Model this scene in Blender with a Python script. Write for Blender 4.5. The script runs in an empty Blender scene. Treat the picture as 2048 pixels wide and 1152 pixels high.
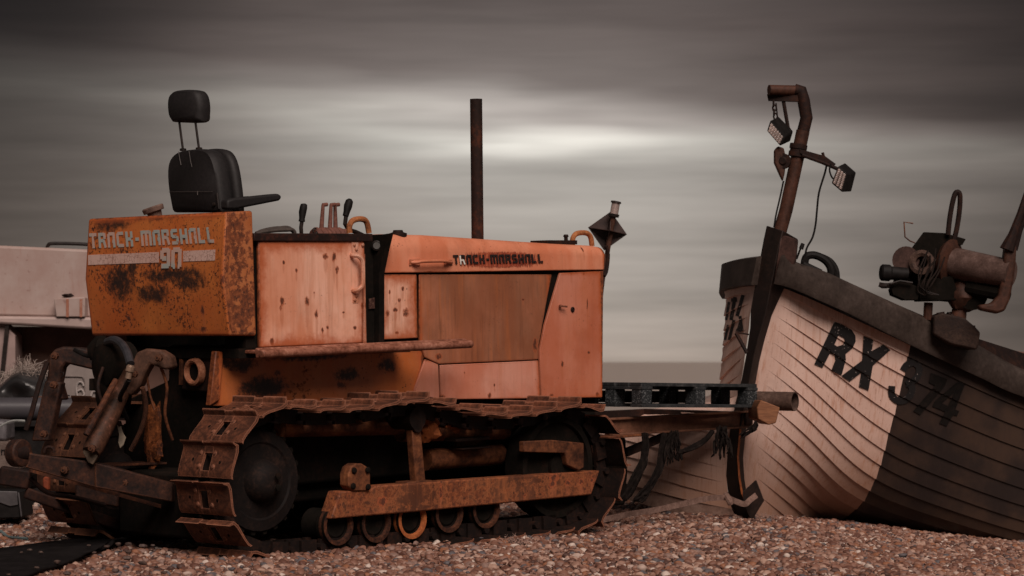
import bpy, bmesh, math, random
from mathutils import Vector, Matrix, noise
from mathutils.bvhtree import BVHTree
sc = bpy.context.scene
C = sc.collection
rnd = random.Random(7)
# ------------------------------------------------------------------ camera
FPX = 5220.0                      # focal length in pixels of the 2048 px photograph
CAMH = 1.0
PITCH = math.atan(146 / FPX)
cam = bpy.data.cameras.new('camera'); camo = bpy.data.objects.new('camera', cam); C.objects.link(camo)
cam.sensor_width = 36; cam.lens = FPX / 2048 * 36
cam.clip_start = .1; cam.clip_end = 20000
camo.location = (0, 0, CAMH); camo.rotation_euler = (math.radians(90) + PITCH, 0, 0)
cam.dof.use_dof = True; cam.dof.focus_distance = 14.0; cam.dof.aperture_fstop = 5.0
sc.camera = camo
# ------------------------------------------------------------------ sky, sun, exposure
SUN_DIR = Vector((.18, -.70, .66)).normalized()      # towards the sun
EXPO = 1.0
sc.view_settings.view_transform = 'Standard'; sc.view_settings.look = 'None'
sc.view_settings.exposure = EXPO; sc.view_settings.gamma = 1
w = bpy.data.worlds.new('World'); sc.world = w; w.use_nodes = True
def world():
    nt = w.node_tree; N = nt.nodes; L = nt.links; N.clear()
    out = N.new('ShaderNodeOutputWorld'); bg = N.new('ShaderNodeBackground'); L.new(bg.outputs[0], out.inputs[0])
    tc = N.new('ShaderNodeTexCoord'); sep = N.new('ShaderNodeSeparateXYZ'); L.new(tc.outputs['Generated'], sep.inputs[0])
    def M(op, a, b=None, c=None):
        n = N.new('ShaderNodeMath'); n.operation = op
        for i, v in enumerate((a, b, c)):
            if v is None: continue
            if isinstance(v, (int, float)): n.inputs[i].default_value = v
            else: L.new(v, n.inputs[i])
        return n.outputs[0]
    def noise_(sx, sy, sz, scale, detail, rough=.5, off=(0, 0, 0)):
        mp = N.new('ShaderNodeMapping'); mp.inputs['Scale'].default_value = (sx, sy, sz); mp.inputs['Location'].default_value = off
        L.new(tc.outputs['Generated'], mp.inputs[0])
        n = N.new('ShaderNodeTexNoise'); n.inputs['Scale'].default_value = scale; n.inputs['Detail'].default_value = detail
        n.inputs['Roughness'].default_value = rough; L.new(mp.outputs[0], n.inputs['Vector']); return n.outputs['Fac']
    big = noise_(3, 3, 17, 1.6, 3, .5, (2.3, 0, .7))
    fine = noise_(5, 5, 70, 1.5, 5, .55, (0.6, 0, 3.1))
    z = sep.outputs['Z']
    zz = M('ADD', z, M('MULTIPLY', M('SUBTRACT', big, .5), .05))
    zz = M('ADD', zz, M('MULTIPLY', sep.outputs['X'], .07))
    cr = N.new('ShaderNodeValToRGB'); L.new(M('MULTIPLY', zz, 3.0), cr.inputs[0])
    e = cr.color_ramp.elements
    stops = [(-0.01, (.42, .345, .29)), (.03, (.39, .345, .305)), (.055, (.37, .335, .30)), (.075, (.40, .37, .335)), (.090, (.50, .475, .43)), (.100, (.34, .305, .28)),
             (.112, (.185, .155, .142)), (.14, (.12, .096, .088)), (.2, (.10, .09, .085)), (.333, (.16, .15, .145))]
    e[0].position = 0; e[0].color = (*stops[0][1], 1); e[1].position = 1; e[1].color = (*stops[-1][1], 1)
    for p, c in stops[1:-1]:
        k = e.new(min(.999, p * 3)); k.color = (*c, 1)
    # darker cloud banks to either side of the bright gap
    x = M('SUBTRACT', M('DIVIDE', sep.outputs['X'], M('MAXIMUM', M('ABSOLUTE', sep.outputs['Y']), .05)), .012)
    x = M('ADD', x, M('MULTIPLY', M('SUBTRACT', big, .5), .06))
    g = M('POWER', 2.718, M('MULTIPLY', M('POWER', M('DIVIDE', M('ABSOLUTE', x), .15), 2.2), -1))
    g = M('ADD', M('MULTIPLY', g, .88), .12)
    g = M('MAXIMUM', g, M('MULTIPLY', M('SUBTRACT', M('ABSOLUTE', x), .3), .4))
    g = M('MINIMUM', g, 1.0)
    st = M('ADD', M('MULTIPLY', M('SUBTRACT', fine, .5), .95), 1.0)
    fac = M('MULTIPLY', g, st)
    def MR(v, lo, hi):
        n = N.new('ShaderNodeMapRange'); n.interpolation_type = 'SMOOTHSTEP'; L.new(v, n.inputs[0]); n.inputs[1].default_value = lo; n.inputs[2].default_value = hi; return n.outputs[0]
    fac = M('MULTIPLY', fac, M('SUBTRACT', 1.0, M('MULTIPLY', M('MULTIPLY', MR(z, .07, .13), MR(x, -.09, -.19)), .55)))
    gx = M('DIVIDE', M('SUBTRACT', M('DIVIDE', sep.outputs['X'], M('MAXIMUM', sep.outputs['Y'], .05)), .016), .055)
    gzz = M('DIVIDE', M('SUBTRACT', zz, .0915), .0095)
    glow = M('POWER', 2.718, M('MULTIPLY', M('ADD', M('MULTIPLY', gx, gx), M('MULTIPLY', gzz, gzz)), -1))
    fac = M('MULTIPLY', fac, M('ADD', 1.0, M('MULTIPLY', glow, .85)))
    mul = N.new('ShaderNodeVectorMath'); mul.operation = 'SCALE'; L.new(cr.outputs[0], mul.inputs[0]); L.new(fac, mul.inputs['Scale'])
    # warm tint in the dark banks
    mixt = N.new('ShaderNodeMixRGB'); mixt.blend_type = 'MULTIPLY'; L.new(M('SUBTRACT', 1.0, g), mixt.inputs[0])
    L.new(mul.outputs[0], mixt.inputs[1]); mixt.inputs[2].default_value = (1.0, .88, .85, 1)
    sky = N.new('ShaderNodeTexSky'); sky.sky_type = 'NISHITA'; sky.sun_disc = False
    sky.sun_elevation = math.asin(SUN_DIR.z); sky.sun_rotation = math.atan2(SUN_DIR.x, SUN_DIR.y)
    sk = N.new('ShaderNodeVectorMath'); sk.operation = 'SCALE'; L.new(sky.outputs[0], sk.inputs[0]); sk.inputs['Scale'].default_value = .05
    mx = N.new('ShaderNodeMixRGB'); mx.inputs[0].default_value = .985; L.new(sk.outputs[0], mx.inputs[1]); L.new(mixt.outputs[0], mx.inputs[2])
    L.new(mx.outputs[0], bg.inputs[0]); bg.inputs[1].default_value = .5
world()
sun = bpy.data.lights.new('sun', 'SUN'); suno = bpy.data.objects.new('sun', sun); C.objects.link(suno)
sun.energy = 1.5; sun.angle = math.radians(34); sun.color = (1.0, .86, .78)
suno.rotation_euler = SUN_DIR.to_track_quat('Z', 'Y').to_euler()
# ------------------------------------------------------------------ helpers: pixels to points
CAM = Vector((0, 0, CAMH)); cp, sp = math.cos(PITCH), math.sin(PITCH)
def ray(px, py):
    u = (px - 1024) / FPX; v = (576 - py) / FPX
    return Vector((u, cp - v * sp, sp + v * cp))
def P(px, py, Y):
    d = ray(px, py); return CAM + d * (Y / d.y)
def onplane(px, py, p0, n):
    d = ray(px, py); return CAM + d * ((p0 - CAM).dot(n) / d.dot(n))
# tractor frame: x forward, y across to the far side, z up
Fv = ray(6100, 500).normalized(); Bv = ray(-4350, 665).normalized()
Bv = (Bv - Fv * Bv.dot(Fv)).normalized(); Uv = Fv.cross(Bv)
TO = P(475, 1118, 13.0)
TM = Matrix(((Fv.x, Bv.x, Uv.x, TO.x), (Fv.y, Bv.y, Uv.y, TO.y), (Fv.z, Bv.z, Uv.z, TO.z), (0, 0, 0, 1)))
TI = TM.inverted()
def S(px, py, b=0.0): return TI @ onplane(px, py, TO + Bv * b, Bv)
def R(px, py, a=0.0): return TI @ onplane(px, py, TO + Fv * a, Fv)
def W(px, py, Y): return TI @ P(px, py, Y)
# ------------------------------------------------------------------ mesh builder
class MB:
    def __init__(s): s.v = []; s.f = []; s.mi = []
    def add(s, vs, fs, mi=0):
        o = len(s.v); s.v += [Vector(v) for v in vs]
        for f in fs: s.f.append([i + o for i in f]); s.mi.append(mi)
        return s
    def box(s, p, q, mi=0):
        (x0, y0, z0), (x1, y1, z1) = p, q
        return s.add([(x0, y0, z0), (x1, y0, z0), (x1, y1, z0), (x0, y1, z0), (x0, y0, z1), (x1, y0, z1), (x1, y1, z1), (x0, y1, z1)],
                     [(0, 3, 2, 1), (4, 5, 6, 7), (0, 1, 5, 4), (1, 2, 6, 5), (2, 3, 7, 6), (3, 0, 4, 7)], mi)
    def hexa(s, A, B, mi=0):
        return s.add(list(A) + list(B), [(3, 2, 1, 0), (4, 5, 6, 7), (0, 1, 5, 4), (1, 2, 6, 5), (2, 3, 7, 6), (3, 0, 4, 7)], mi)
    def prism(s, poly, vec, mi=0):
        n = len(poly); poly = [Vector(p) for p in poly]; vec = Vector(vec)
        fs = [tuple(range(n))[::-1], tuple(range(n, 2 * n))] + [(i, (i + 1) % n, n + (i + 1) % n, n + i) for i in range(n)]
        return s.add(poly + [p + vec for p in poly], fs, mi)
    def tube(s, path, r, n=10, cap=True, mi=0, closed=False, flat=1.0):
        path = [Vector(p) for p in path]; m = len(path)
        rs = r if isinstance(r, (list, tuple)) else [r] * m
        vs = []; up = None
        for i, p in enumerate(path):
            if closed: t = path[(i + 1) % m] - path[i - 1]
            else: t = path[min(i + 1, m - 1)] - path[max(i - 1, 0)]
            t.normalize()
            if up is None: up = Vector((0, 0, 1)) if abs(t.z) < .9 else Vector((1, 0, 0))
            x = t.cross(up).normalized(); y = x.cross(t).normalized(); up = y
            for k in range(n):
                an = 2 * math.pi * k / n
                vs.append(p + x * (math.cos(an) * rs[i]) + y * (math.sin(an) * rs[i] * flat))
        fs = []
        for i in range(m if closed else m - 1):
            j = (i + 1) % m
            for k in range(n):
                l = (k + 1) % n; fs.append((i * n + k, i * n + l, j * n + l, j * n + k))
        if cap and not closed: fs += [tuple(range(n))[::-1], tuple((m - 1) * n + k for k in range(n))]
        return s.add(vs, fs, mi)
    def lathe(s, c, ax, prof, n=24, mi=0, cap=True):
        c = Vector(c); ax = Vector(ax).normalized()
        x = ax.cross(Vector((0, 0, 1)) if abs(ax.z) < .9 else Vector((1, 0, 0))).normalized(); y = ax.cross(x)
        vs = []; fs = []
        for t, r in prof:
            for k in range(n):
                an = 2 * math.pi * k / n
                vs.append(c + ax * t + (x * math.cos(an) + y * math.sin(an)) * r)
        for i in range(len(prof) - 1):
            for k in range(n):
                l = (k + 1) % n; fs.append((i * n + k, i * n + l, (i + 1) * n + l, (i + 1) * n + k))
        if cap: fs += [tuple(range(n))[::-1], tuple((len(prof) - 1) * n + k for k in range(n))]
        return s.add(vs, fs, mi)
    def bar(s, p, q, w_, h_, up=(0, 0, 1), mi=0):
        p, q, up = Vector(p), Vector(q), Vector(up); t = (q - p).normalized()
        x = t.cross(up).normalized() * (w_ / 2); y = x.cross(t).normalized() * (h_ / 2)
        return s.hexa([p - x - y, p + x - y, p + x + y, p - x + y], [q - x - y, q + x - y, q + x + y, q - x + y], mi)
    def blob(s, c, r, mi=0, n=10, jit=0, sq=(1, 1, 1)):
        c = Vector(c); vs = []; fs = []
        m = n // 2 + 1
        for i in range(1, m):
            ph = math.pi * i / m
            for k in range(n):
                an = 2 * math.pi * k / n
                d = Vector((math.sin(ph) * math.cos(an), math.sin(ph) * math.sin(an), math.cos(ph)))
                vs.append(c + Vector((d.x * sq[0], d.y * sq[1], d.z * sq[2])) * r * (1 + jit * noise.noise(d * 1.7 + c * 9)))
        for i in range(m - 2):
            for k in range(n):
                l = (k + 1) % n; fs.append((i * n + k, i * n + l, (i + 1) * n + l, (i + 1) * n + k))
        fs += [tuple(range(n))[::-1], tuple((m - 2) * n + k for k in range(n))]
        return s.add(vs, fs, mi)
    def build(s, name, mat, parent=None, bevel=0, sharp=35, seg=2, loc=None):
        me = bpy.data.meshes.new(name)
        off = Vector((0, 0, 0))
        if loc is not None: off = Vector(loc)
        me.from_pydata([v - off for v in s.v], [], s.f)
        mats = mat if isinstance(mat, (list, tuple)) else [mat]
        for m_ in mats: me.materials.append(m_)
        for p, i in zip(me.polygons, s.mi): p.material_index = i
        bm = bmesh.new(); bm.from_mesh(me); bmesh.ops.recalc_face_normals(bm, faces=bm.faces); bm.to_mesh(me); bm.free()
        me.shade_smooth(); me.set_sharp_from_angle(angle=math.radians(sharp))
        o = bpy.data.objects.new(name, me); C.objects.link(o)
        if parent is not None: o.parent = parent
        if loc is not None: o.location = off
        if bevel:
            b = o.modifiers.new('bevel', 'BEVEL'); b.width = bevel; b.segments = seg; b.limit_method = 'ANGLE'; b.angle_limit = math.radians(35)
            b.harden_normals = False
        return o
def tag(o, label, cat, group=None, kind=None):
    o['label'] = label
    if cat: o['category'] = cat
    if group: o['group'] = group
    if kind: o['kind'] = kind
    return o
def empty(name, loc=(0, 0, 0), mat=None):
    o = bpy.data.objects.new(name, None); C.objects.link(o); o.empty_display_size = .1
    if mat is not None: o.matrix_world = mat
    else: o.location = loc
    return o
def cat_rom(pts, n):
    pts = [Vector(p) for p in pts]; out = []
    for i in range(len(pts) - 1):
        p0 = pts[max(i - 1, 0)]; p1 = pts[i]; p2 = pts[i + 1]; p3 = pts[min(i + 2, len(pts) - 1)]
        for k in range(n):
            t = k / n
            out.append(.5 * ((2 * p1) + (p2 - p0) * t + (2 * p0 - 5 * p1 + 4 * p2 - p3) * t * t + (3 * p1 - p0 - 3 * p2 + p3) * t ** 3))
    out.append(pts[-1]); return out
# ------------------------------------------------------------------ materials
class Mat:
    def __init__(s, name, rough=.7, metal=0, spec=.4):
        s.m = bpy.data.materials.new(name); s.m.use_nodes = True; s.nt = s.m.node_tree; s.N = s.nt.nodes; s.L = s.nt.links
        s.b = s.N['Principled BSDF']; s.b.inputs['Roughness'].default_value = rough; s.b.inputs['Metallic'].default_value = metal
        s.b.inputs['Specular IOR Level'].default_value = spec
        s.tc = s.N.new('ShaderNodeTexCoord')
    def math(s, op, a, b=None, clamp=False):
        n = s.N.new('ShaderNodeMath'); n.operation = op; n.use_clamp = clamp
        for i, v in enumerate((a, b)):
            if v is None: continue
            if isinstance(v, (int, float)): n.inputs[i].default_value = v
            else: s.L.new(v, n.inputs[i])
        return n.outputs[0]
    def noise(s, scale, detail=4, rough=.6, stretch=(1, 1, 1), off=(0, 0, 0), dist=0, col=False):
        mp = s.N.new('ShaderNodeMapping'); mp.inputs['Scale'].default_value = stretch; mp.inputs['Location'].default_value = off
        s.L.new(s.tc.outputs['Object'], mp.inputs[0])
        n = s.N.new('ShaderNodeTexNoise'); n.inputs['Scale'].default_value = scale; n.inputs['Detail'].default_value = detail
        n.inputs['Roughness'].default_value = rough; n.inputs['Distortion'].default_value = dist
        s.L.new(mp.outputs[0], n.inputs['Vector']); return n.outputs['Color' if col else 'Fac']
    def ramp(s, fac, stops, mode='LINEAR'):
        n = s.N.new('ShaderNodeValToRGB'); s.L.new(fac, n.inputs[0]); e = n.color_ramp.elements; n.color_ramp.interpolation = mode
        def cc(c): return (c, c, c, 1) if isinstance(c, (int, float)) else (*c, 1)
        e[0].position = stops[0][0]; e[0].color = cc(stops[0][1]); e[1].position = stops[-1][0]; e[1].color = cc(stops[-1][1])
        for p, c in stops[1:-1]:
            k = e.new(p); k.color = cc(c)
        return n.outputs[0]
    def step(s, fac, lo, hi):
        n = s.N.new('ShaderNodeMapRange'); s.L.new(fac, n.inputs[0]); n.inputs[1].default_value = lo; n.inputs[2].default_value = hi
        n.interpolation_type = 'SMOOTHSTEP'; return n.outputs[0]
    def mix(s, fac, a, b, mode='MIX'):
        n = s.N.new('ShaderNodeMixRGB'); n.blend_type = mode
        for i, v in enumerate((fac, a, b)):
            if isinstance(v, (int, float)): n.inputs[i].default_value = v if i == 0 else (v, v, v, 1)
            elif isinstance(v, tuple): n.inputs[i].default_value = (*v, 1)
            else: s.L.new(v, n.inputs[i])
        return n.outputs[0]
    def bump(s, h, dist=.002, strength=.6):
        n = s.N.new('ShaderNodeBump'); n.inputs['Distance'].default_value = dist; n.inputs['Strength'].default_value = strength
        s.L.new(h, n.inputs['Height']); s.L.new(n.outputs[0], s.b.inputs['Normal'])
    def edge(s, radius=.012):
        n = s.N.new('ShaderNodeBevel'); n.samples = 4; n.inputs['Radius'].default_value = radius
        g = s.N.new('ShaderNodeNewGeometry'); d = s.N.new('ShaderNodeVectorMath'); d.operation = 'DOT_PRODUCT'
        s.L.new(n.outputs[0], d.inputs[0]); s.L.new(g.outputs['Normal'], d.inputs[1])
        return s.math('SUBTRACT', 1.0, d.outputs['Value'], True)
    def blots(s, lst, axes=(0, 2), wob=.03, nscale=14):
        """wear spots with a shape of their own: (u, v, ru, rv) in the thing's own coordinates"""
        sep = s.N.new('ShaderNodeSeparateXYZ')
        nz = s.noise(nscale, 4, .65, col=True)
        va = s.N.new('ShaderNodeVectorMath'); va.operation = 'MULTIPLY_ADD'; s.L.new(nz, va.inputs[0]); va.inputs[1].default_value = (wob * 2,) * 3
        s.L.new(s.tc.outputs['Object'], va.inputs[2]); s.L.new(va.outputs[0], sep.inputs[0])
        U = sep.outputs[axes[0]]; V = sep.outputs[axes[1]]; tot = None
        for u, v, ru, rv in lst:
            du = s.math('DIVIDE', s.math('SUBTRACT', U, u + wob), ru); dv = s.math('DIVIDE', s.math('SUBTRACT', V, v + wob), rv)
            d = s.math('ADD', s.math('MULTIPLY', du, du), s.math('MULTIPLY', dv, dv))
            k = s.math('SUBTRACT', 1.0, d, True)
            tot = k if tot is None else s.math('MAXIMUM', tot, k)
        return tot
    def col(s, c):
        if isinstance(c, tuple): s.b.inputs['Base Color'].default_value = (*c, 1)
        else: s.L.new(c, s.b.inputs['Base Color'])
        return s
RUST_D = (.045, .014, .008); RUST_M = (.19, .05, .016); RUST_L = (.42, .13, .045)
def paint(name, base, base2, rust=.5, spot=.62, streak=.4, blots=None, axes=(0, 2), off=(0, 0, 0), rough=.55, edge=.02, dark=None, wob=.03, dirt=None, rect=None, fringe=.08, chips=0):
    m = Mat(name, rough)
    v = m.noise(2.2, 5, .6, off=off)
    c = m.mix(m.step(v, .35, .68), base, base2)
    st = m.noise(5, 5, .65, stretch=(3.2, 3.2, .22), off=off)                  # rain streaks down the sheet
    c = m.mix(m.math('MULTIPLY', m.step(st, .48, .72), streak), c, RUST_L)
    st2 = m.noise(16, 4, .6, stretch=(2.5, 2.5, .15), off=(off[0] + 3, 1, 2))
    c = m.mix(m.math('MULTIPLY', m.step(st2, .5, .75), streak * .6), c, tuple(x * .45 for x in base))
    fl = m.noise(60, 3, .7, off=off)
    c = m.mix(m.math('MULTIPLY', m.step(fl, .55, .75), .25), c, tuple(min(1, x * 1.35) for x in base))
    c = m.mix(m.math('MULTIPLY', m.step(m.noise(3.5, 5, .65, off=(off[0] + 9, 3, off[2])), .42, .72), .5), c, (.62, .50, .42), 'MULTIPLY')
    c = m.mix(m.math('MULTIPLY', m.step(m.noise(1.8, 4, .6, off=(off[0], 9, off[2]), stretch=(2, 2, .6)), .46, .62), .5), c, (base[0] * .85, base[1] * .62, base[2] * .45))
    # patches of rust
    big = m.noise(3.2, 6, .72, off=(off[0] + 7, off[1], off[2] + 4)); fine = m.noise(26, 5, .7, off=off)
    pat = m.math('ADD', m.math('MULTIPLY', big, .55), m.math('MULTIPLY', fine, .45))
    msk = m.step(pat, spot, spot + .05); halo = m.step(pat, spot - .05, spot + .03)
    rc = m.ramp(m.noise(38, 4, .7), [(.3, RUST_D), (.55, RUST_M), (.8, RUST_L)])
    c = m.mix(m.math('MULTIPLY', halo, .6 * rust), c, RUST_L)
    c = m.mix(m.math('MULTIPLY', msk, min(1, rust * 1.5)), c, rc)
    tiny = m.noise(75, 2, .5, off=(1, 2, 3)); gate = m.step(m.noise(5, 3, .6, off=(4, 4, 1)), .45, .62)
    c = m.mix(m.math('MULTIPLY', m.math('MULTIPLY', m.step(tiny, .66, .7), gate), rust * 1.6, True), c, RUST_D)
    if blots:
        dr = m.blots([(u, v - rv * 2.0, ru * .8, rv * 3.0) for u, v, ru, rv in blots], axes, wob)
        c = m.mix(m.math('MULTIPLY', m.step(m.math('MULTIPLY', dr, m.math('ADD', m.noise(30, 4, .7, stretch=(2, 2, .3)), .2)), .05, .6), .38), c, (.40, .12, .05))
    if chips:
        ck = m.math('ADD', m.noise(55, 5, .75, off=(5, 5, 5)), m.math('MULTIPLY', m.noise(4, 3, off=(2, 1, 7)), .35))
        c = m.mix(m.math('MULTIPLY', m.step(ck, .80 - chips * .06, .84 - chips * .06), .9), c, RUST_D)
        sc2 = m.noise(14, 5, .8, stretch=(1, 1.4, .8), off=(8, 2, 1)); c = m.mix(m.math('MULTIPLY', m.step(sc2, .6, .72), .55), c, (.10, .035, .015))
    if blots:
        bl = m.blots(blots, axes, wob)
        nb = m.math('ADD', m.math('MULTIPLY', m.math('SUBTRACT', m.noise(60, 5, .8, stretch=(1, 1, .6)), .5), 3.0), bl)
        gate_ = m.step(bl, 0, .12)
        c = m.mix(m.math('MULTIPLY', m.math('MULTIPLY', m.step(nb, .1, .5), gate_), .7), c, (.36, .085, .03))
        c = m.mix(m.math('MULTIPLY', m.math('MULTIPLY', m.step(nb, .45, .9), gate_), .9), c, (.07, .022, .012))
    if dirt:
        bl = m.blots(dirt, axes, wob * 1.6, 9)
        nb = m.math('ADD', m.math('MULTIPLY', m.math('SUBTRACT', m.noise(24, 6, .8), .5), 2.4), bl)
        k = m.math('MULTIPLY', m.math('MULTIPLY', m.step(nb, .25, 1.0), m.step(bl, 0, .35)), .95)
        c = m.mix(k, c, (.012, .007, .006))
    if rect:
        sp2 = m.N.new('ShaderNodeSeparateXYZ'); m.L.new(m.tc.outputs['Object'], sp2.inputs[0]); U = sp2.outputs[axes[0]]; V = sp2.outputs[axes[1]]
        d = m.math('MINIMUM', m.math('MINIMUM', m.math('SUBTRACT', U, rect[0]), m.math('SUBTRACT', rect[1], U)), m.math('MINIMUM', m.math('SUBTRACT', V, rect[2]), m.math('SUBTRACT', rect[3], V)))
        e1 = m.math('ADD', d, m.math('MULTIPLY', m.math('SUBTRACT', m.noise(9, 5, .7), .5), fringe * 1.8))
        e2 = m.math('ADD', d, m.math('MULTIPLY', m.math('SUBTRACT', m.noise(34, 5, .75), .5), .05))
        c = m.mix(m.math('MULTIPLY', m.math('SUBTRACT', 1.0, m.step(e1, 0, fringe)), .9), c, (.40, .085, .022))
        c = m.mix(m.math('SUBTRACT', 1.0, m.step(e2, -.004, .010)), c, rc)
    if edge:
        e = m.step(m.math('MULTIPLY', m.edge(edge), m.math('ADD', m.noise(18, 4, .7), .15)), .015, .1)
        c = m.mix(m.math('MULTIPLY', e, .85), c, rc)
    m.col(c)
    m.L.new(m.math('ADD', m.math('MULTIPLY', msk, .3), rough), m.b.inputs['Roughness'])
    m.bump(m.math('ADD', m.math('MULTIPLY', fine, .5), m.math('MULTIPLY', msk, -.8)), .0015, .5)
    return m.m
def rusty(name, cols, scale=9, rough=.75, bump=.003, metal=.0, off=(0, 0, 0), spec=.18):
    m = Mat(name, rough, metal, spec)
    f = m.math('ADD', m.math('MULTIPLY', m.noise(scale, 6, .7, off=off), .6), m.math('MULTIPLY', m.noise(scale * 6, 4, .7, off=off), .4))
    n = len(cols); c = m.ramp(f, [(.34 + .34 * i / (n - 1), x) for i, x in enumerate(cols)])
    m.col(c); m.bump(f, bump, .7)
    m.L.new(m.math('ADD', m.math('MULTIPLY', f, .35), rough - .2), m.b.inputs['Roughness'])
    return m.m
def plain(name, c, rough=.6, var=.3, scale=12, bump=0, spec=.4, metal=0, stretch=(1, 1, 1)):
    m = Mat(name, rough, metal, spec)
    f = m.noise(scale, 5, .65, stretch=stretch)
    m.col(m.mix(m.step(f, .3, .7), tuple(x * (1 - var) for x in c), tuple(min(1, x * (1 + var)) for x in c)))
    if bump: m.bump(f, bump, .6)
    return m.m
M = {}
M['steel_rust'] = rusty('rusty_steel', [(.010, .006, .005), (.03, .012, .008), (.08, .028, .014), (.18, .06, .025)])
def worn(name, cols, edgecol, scale=7, er=.012):
    m = Mat(name, .65, 0, .25)
    f = m.math('ADD', m.math('MULTIPLY', m.noise(scale, 6, .75), .6), m.math('MULTIPLY', m.noise(scale * 6, 4, .75), .4))
    n = len(cols); c = m.ramp(f, [(.36 + .3 * i / (n - 1), x) for i, x in enumerate(cols)])
    e = m.step(m.math('MULTIPLY', m.edge(er), m.math('ADD', m.noise(20, 4, .7), .1)), .01, .09)
    c = m.mix(m.math('MULTIPLY', e, .8), c, edgecol)  # bright rust wear on the edges, also a painted edge highlight
    m.col(c); m.bump(f, .004, .8); return m.m
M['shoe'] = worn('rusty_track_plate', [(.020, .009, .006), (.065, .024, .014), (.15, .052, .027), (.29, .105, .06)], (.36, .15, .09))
M['arm'] = worn('worn_highlit_arm', [(.006, .004, .0035), (.018, .008, .006), (.045, .017, .010), (.09, .034, .018)], (.17, .065, .032))
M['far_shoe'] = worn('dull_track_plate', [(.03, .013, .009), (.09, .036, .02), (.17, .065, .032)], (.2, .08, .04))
M['link'] = rusty('oily_chain_steel', [(.004, .003, .003), (.012, .006, .0045), (.04, .014, .008)])
M['black_oily'] = rusty('oily_black_metal', [(.006, .005, .004), (.010, .008, .0065), (.022, .012, .009)], 6, .95, spec=.04)
M['dark_rust'] = rusty('dark_rusted_metal', [(.006, .004, .0035), (.018, .008, .006), (.05, .018, .010)], 8)
M['frame_rust'] = rusty('rust_orange_frame', [(.018, .008, .006), (.07, .025, .013), (.16, .055, .024), (.30, .11, .045)], 6, .65)
M['bright_rust'] = rusty('bright_orange_rust', [(.10, .03, .012), (.32, .09, .03), (.5, .16, .05)], 11)
M['bar'] = rusty('worn_salmon_bar', [(.06, .022, .014), (.17, .06, .036), (.32, .13, .085), (.5, .26, .19)], 10, .45)
M['rubber'] = plain('black_rubber', (.010, .008, .0075), .6, .4, 20, .001, .15)
M['vinyl'] = plain('black_seat_vinyl', (.010, .0075, .0075), .65, .35, 60, .0008)
M['scratch'] = plain('pale_scratches', (.35, .3, .28), .7)
M['dark_iron'] = plain('dark_iron', (.018, .012, .010), .5, .5, 15, .001, .2)
# ------------------------------------------------------------------ ground, sea
def gz(x, y):
    z = 0.0
    if x > 1.5: z -= .12 * (x - 1.5)
    if y > 20: z -= (y - 20) * .11
    z += .035 * noise.noise(Vector((x * .9, y * .7, 0))) + .012 * noise.noise(Vector((x * 3, y * 3, 5)))
    return max(z, -6)
def sheet(xs, ys):
    mb = MB(); n = len(xs)
    mb.v = [Vector((x, y, gz(x, y))) for y in ys for x in xs]
    mb.f = [(j * n + i, j * n + i + 1, (j + 1) * n + i + 1, (j + 1) * n + i) for j in range(len(ys) - 1) for i in range(n - 1)]
    mb.mi = [0] * len(mb.f); return mb
def frange(a, b, s):
    k = int(round((b - a) / s)); return [a + (b - a) * i / k for i in range(k + 1)]
g = Mat('shingle_bed', .85)
v = g.N.new('ShaderNodeTexVoronoi'); v.inputs['Scale'].default_value = 45; g.L.new(g.tc.outputs['Object'], v.inputs['Vector'])
g.col(g.mix(g.step(g.noise(30, 3), .3, .7), (.025, .013, .010), (.07, .04, .032))); g.bump(v.outputs['Distance'], .02, .8)
o = sheet([-400, -150, -60, -25, -12] + frange(-8, 8, .25) + [12, 25, 60, 150, 400], [-60, -20, -5, 2, 6] + frange(9, 22, .25) + [25, 30, 40, 60, 72, 75, 80]).build('ground', g.m)
o['kind'] = 'structure'; o['label'] = 'shingle beach'
s_ = Mat('sea_water', .6, 0, .3)
s_.col((.34, .285, .25))
s_.bump(s_.math('ADD', s_.noise(.25, 5, .6, stretch=(.5, 1, 1)), s_.noise(1.5, 3, .6)), .6, .6)
o = MB().add([(-9000, 60, -4.2), (9000, 60, -4.2), (9000, 12000, -4.2), (-9000, 12000, -4.2)], [(0, 1, 2, 3)]).build('sea', s_.m)
o['kind'] = 'structure'; o['label'] = 'flat grey sea to the horizon'
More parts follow.
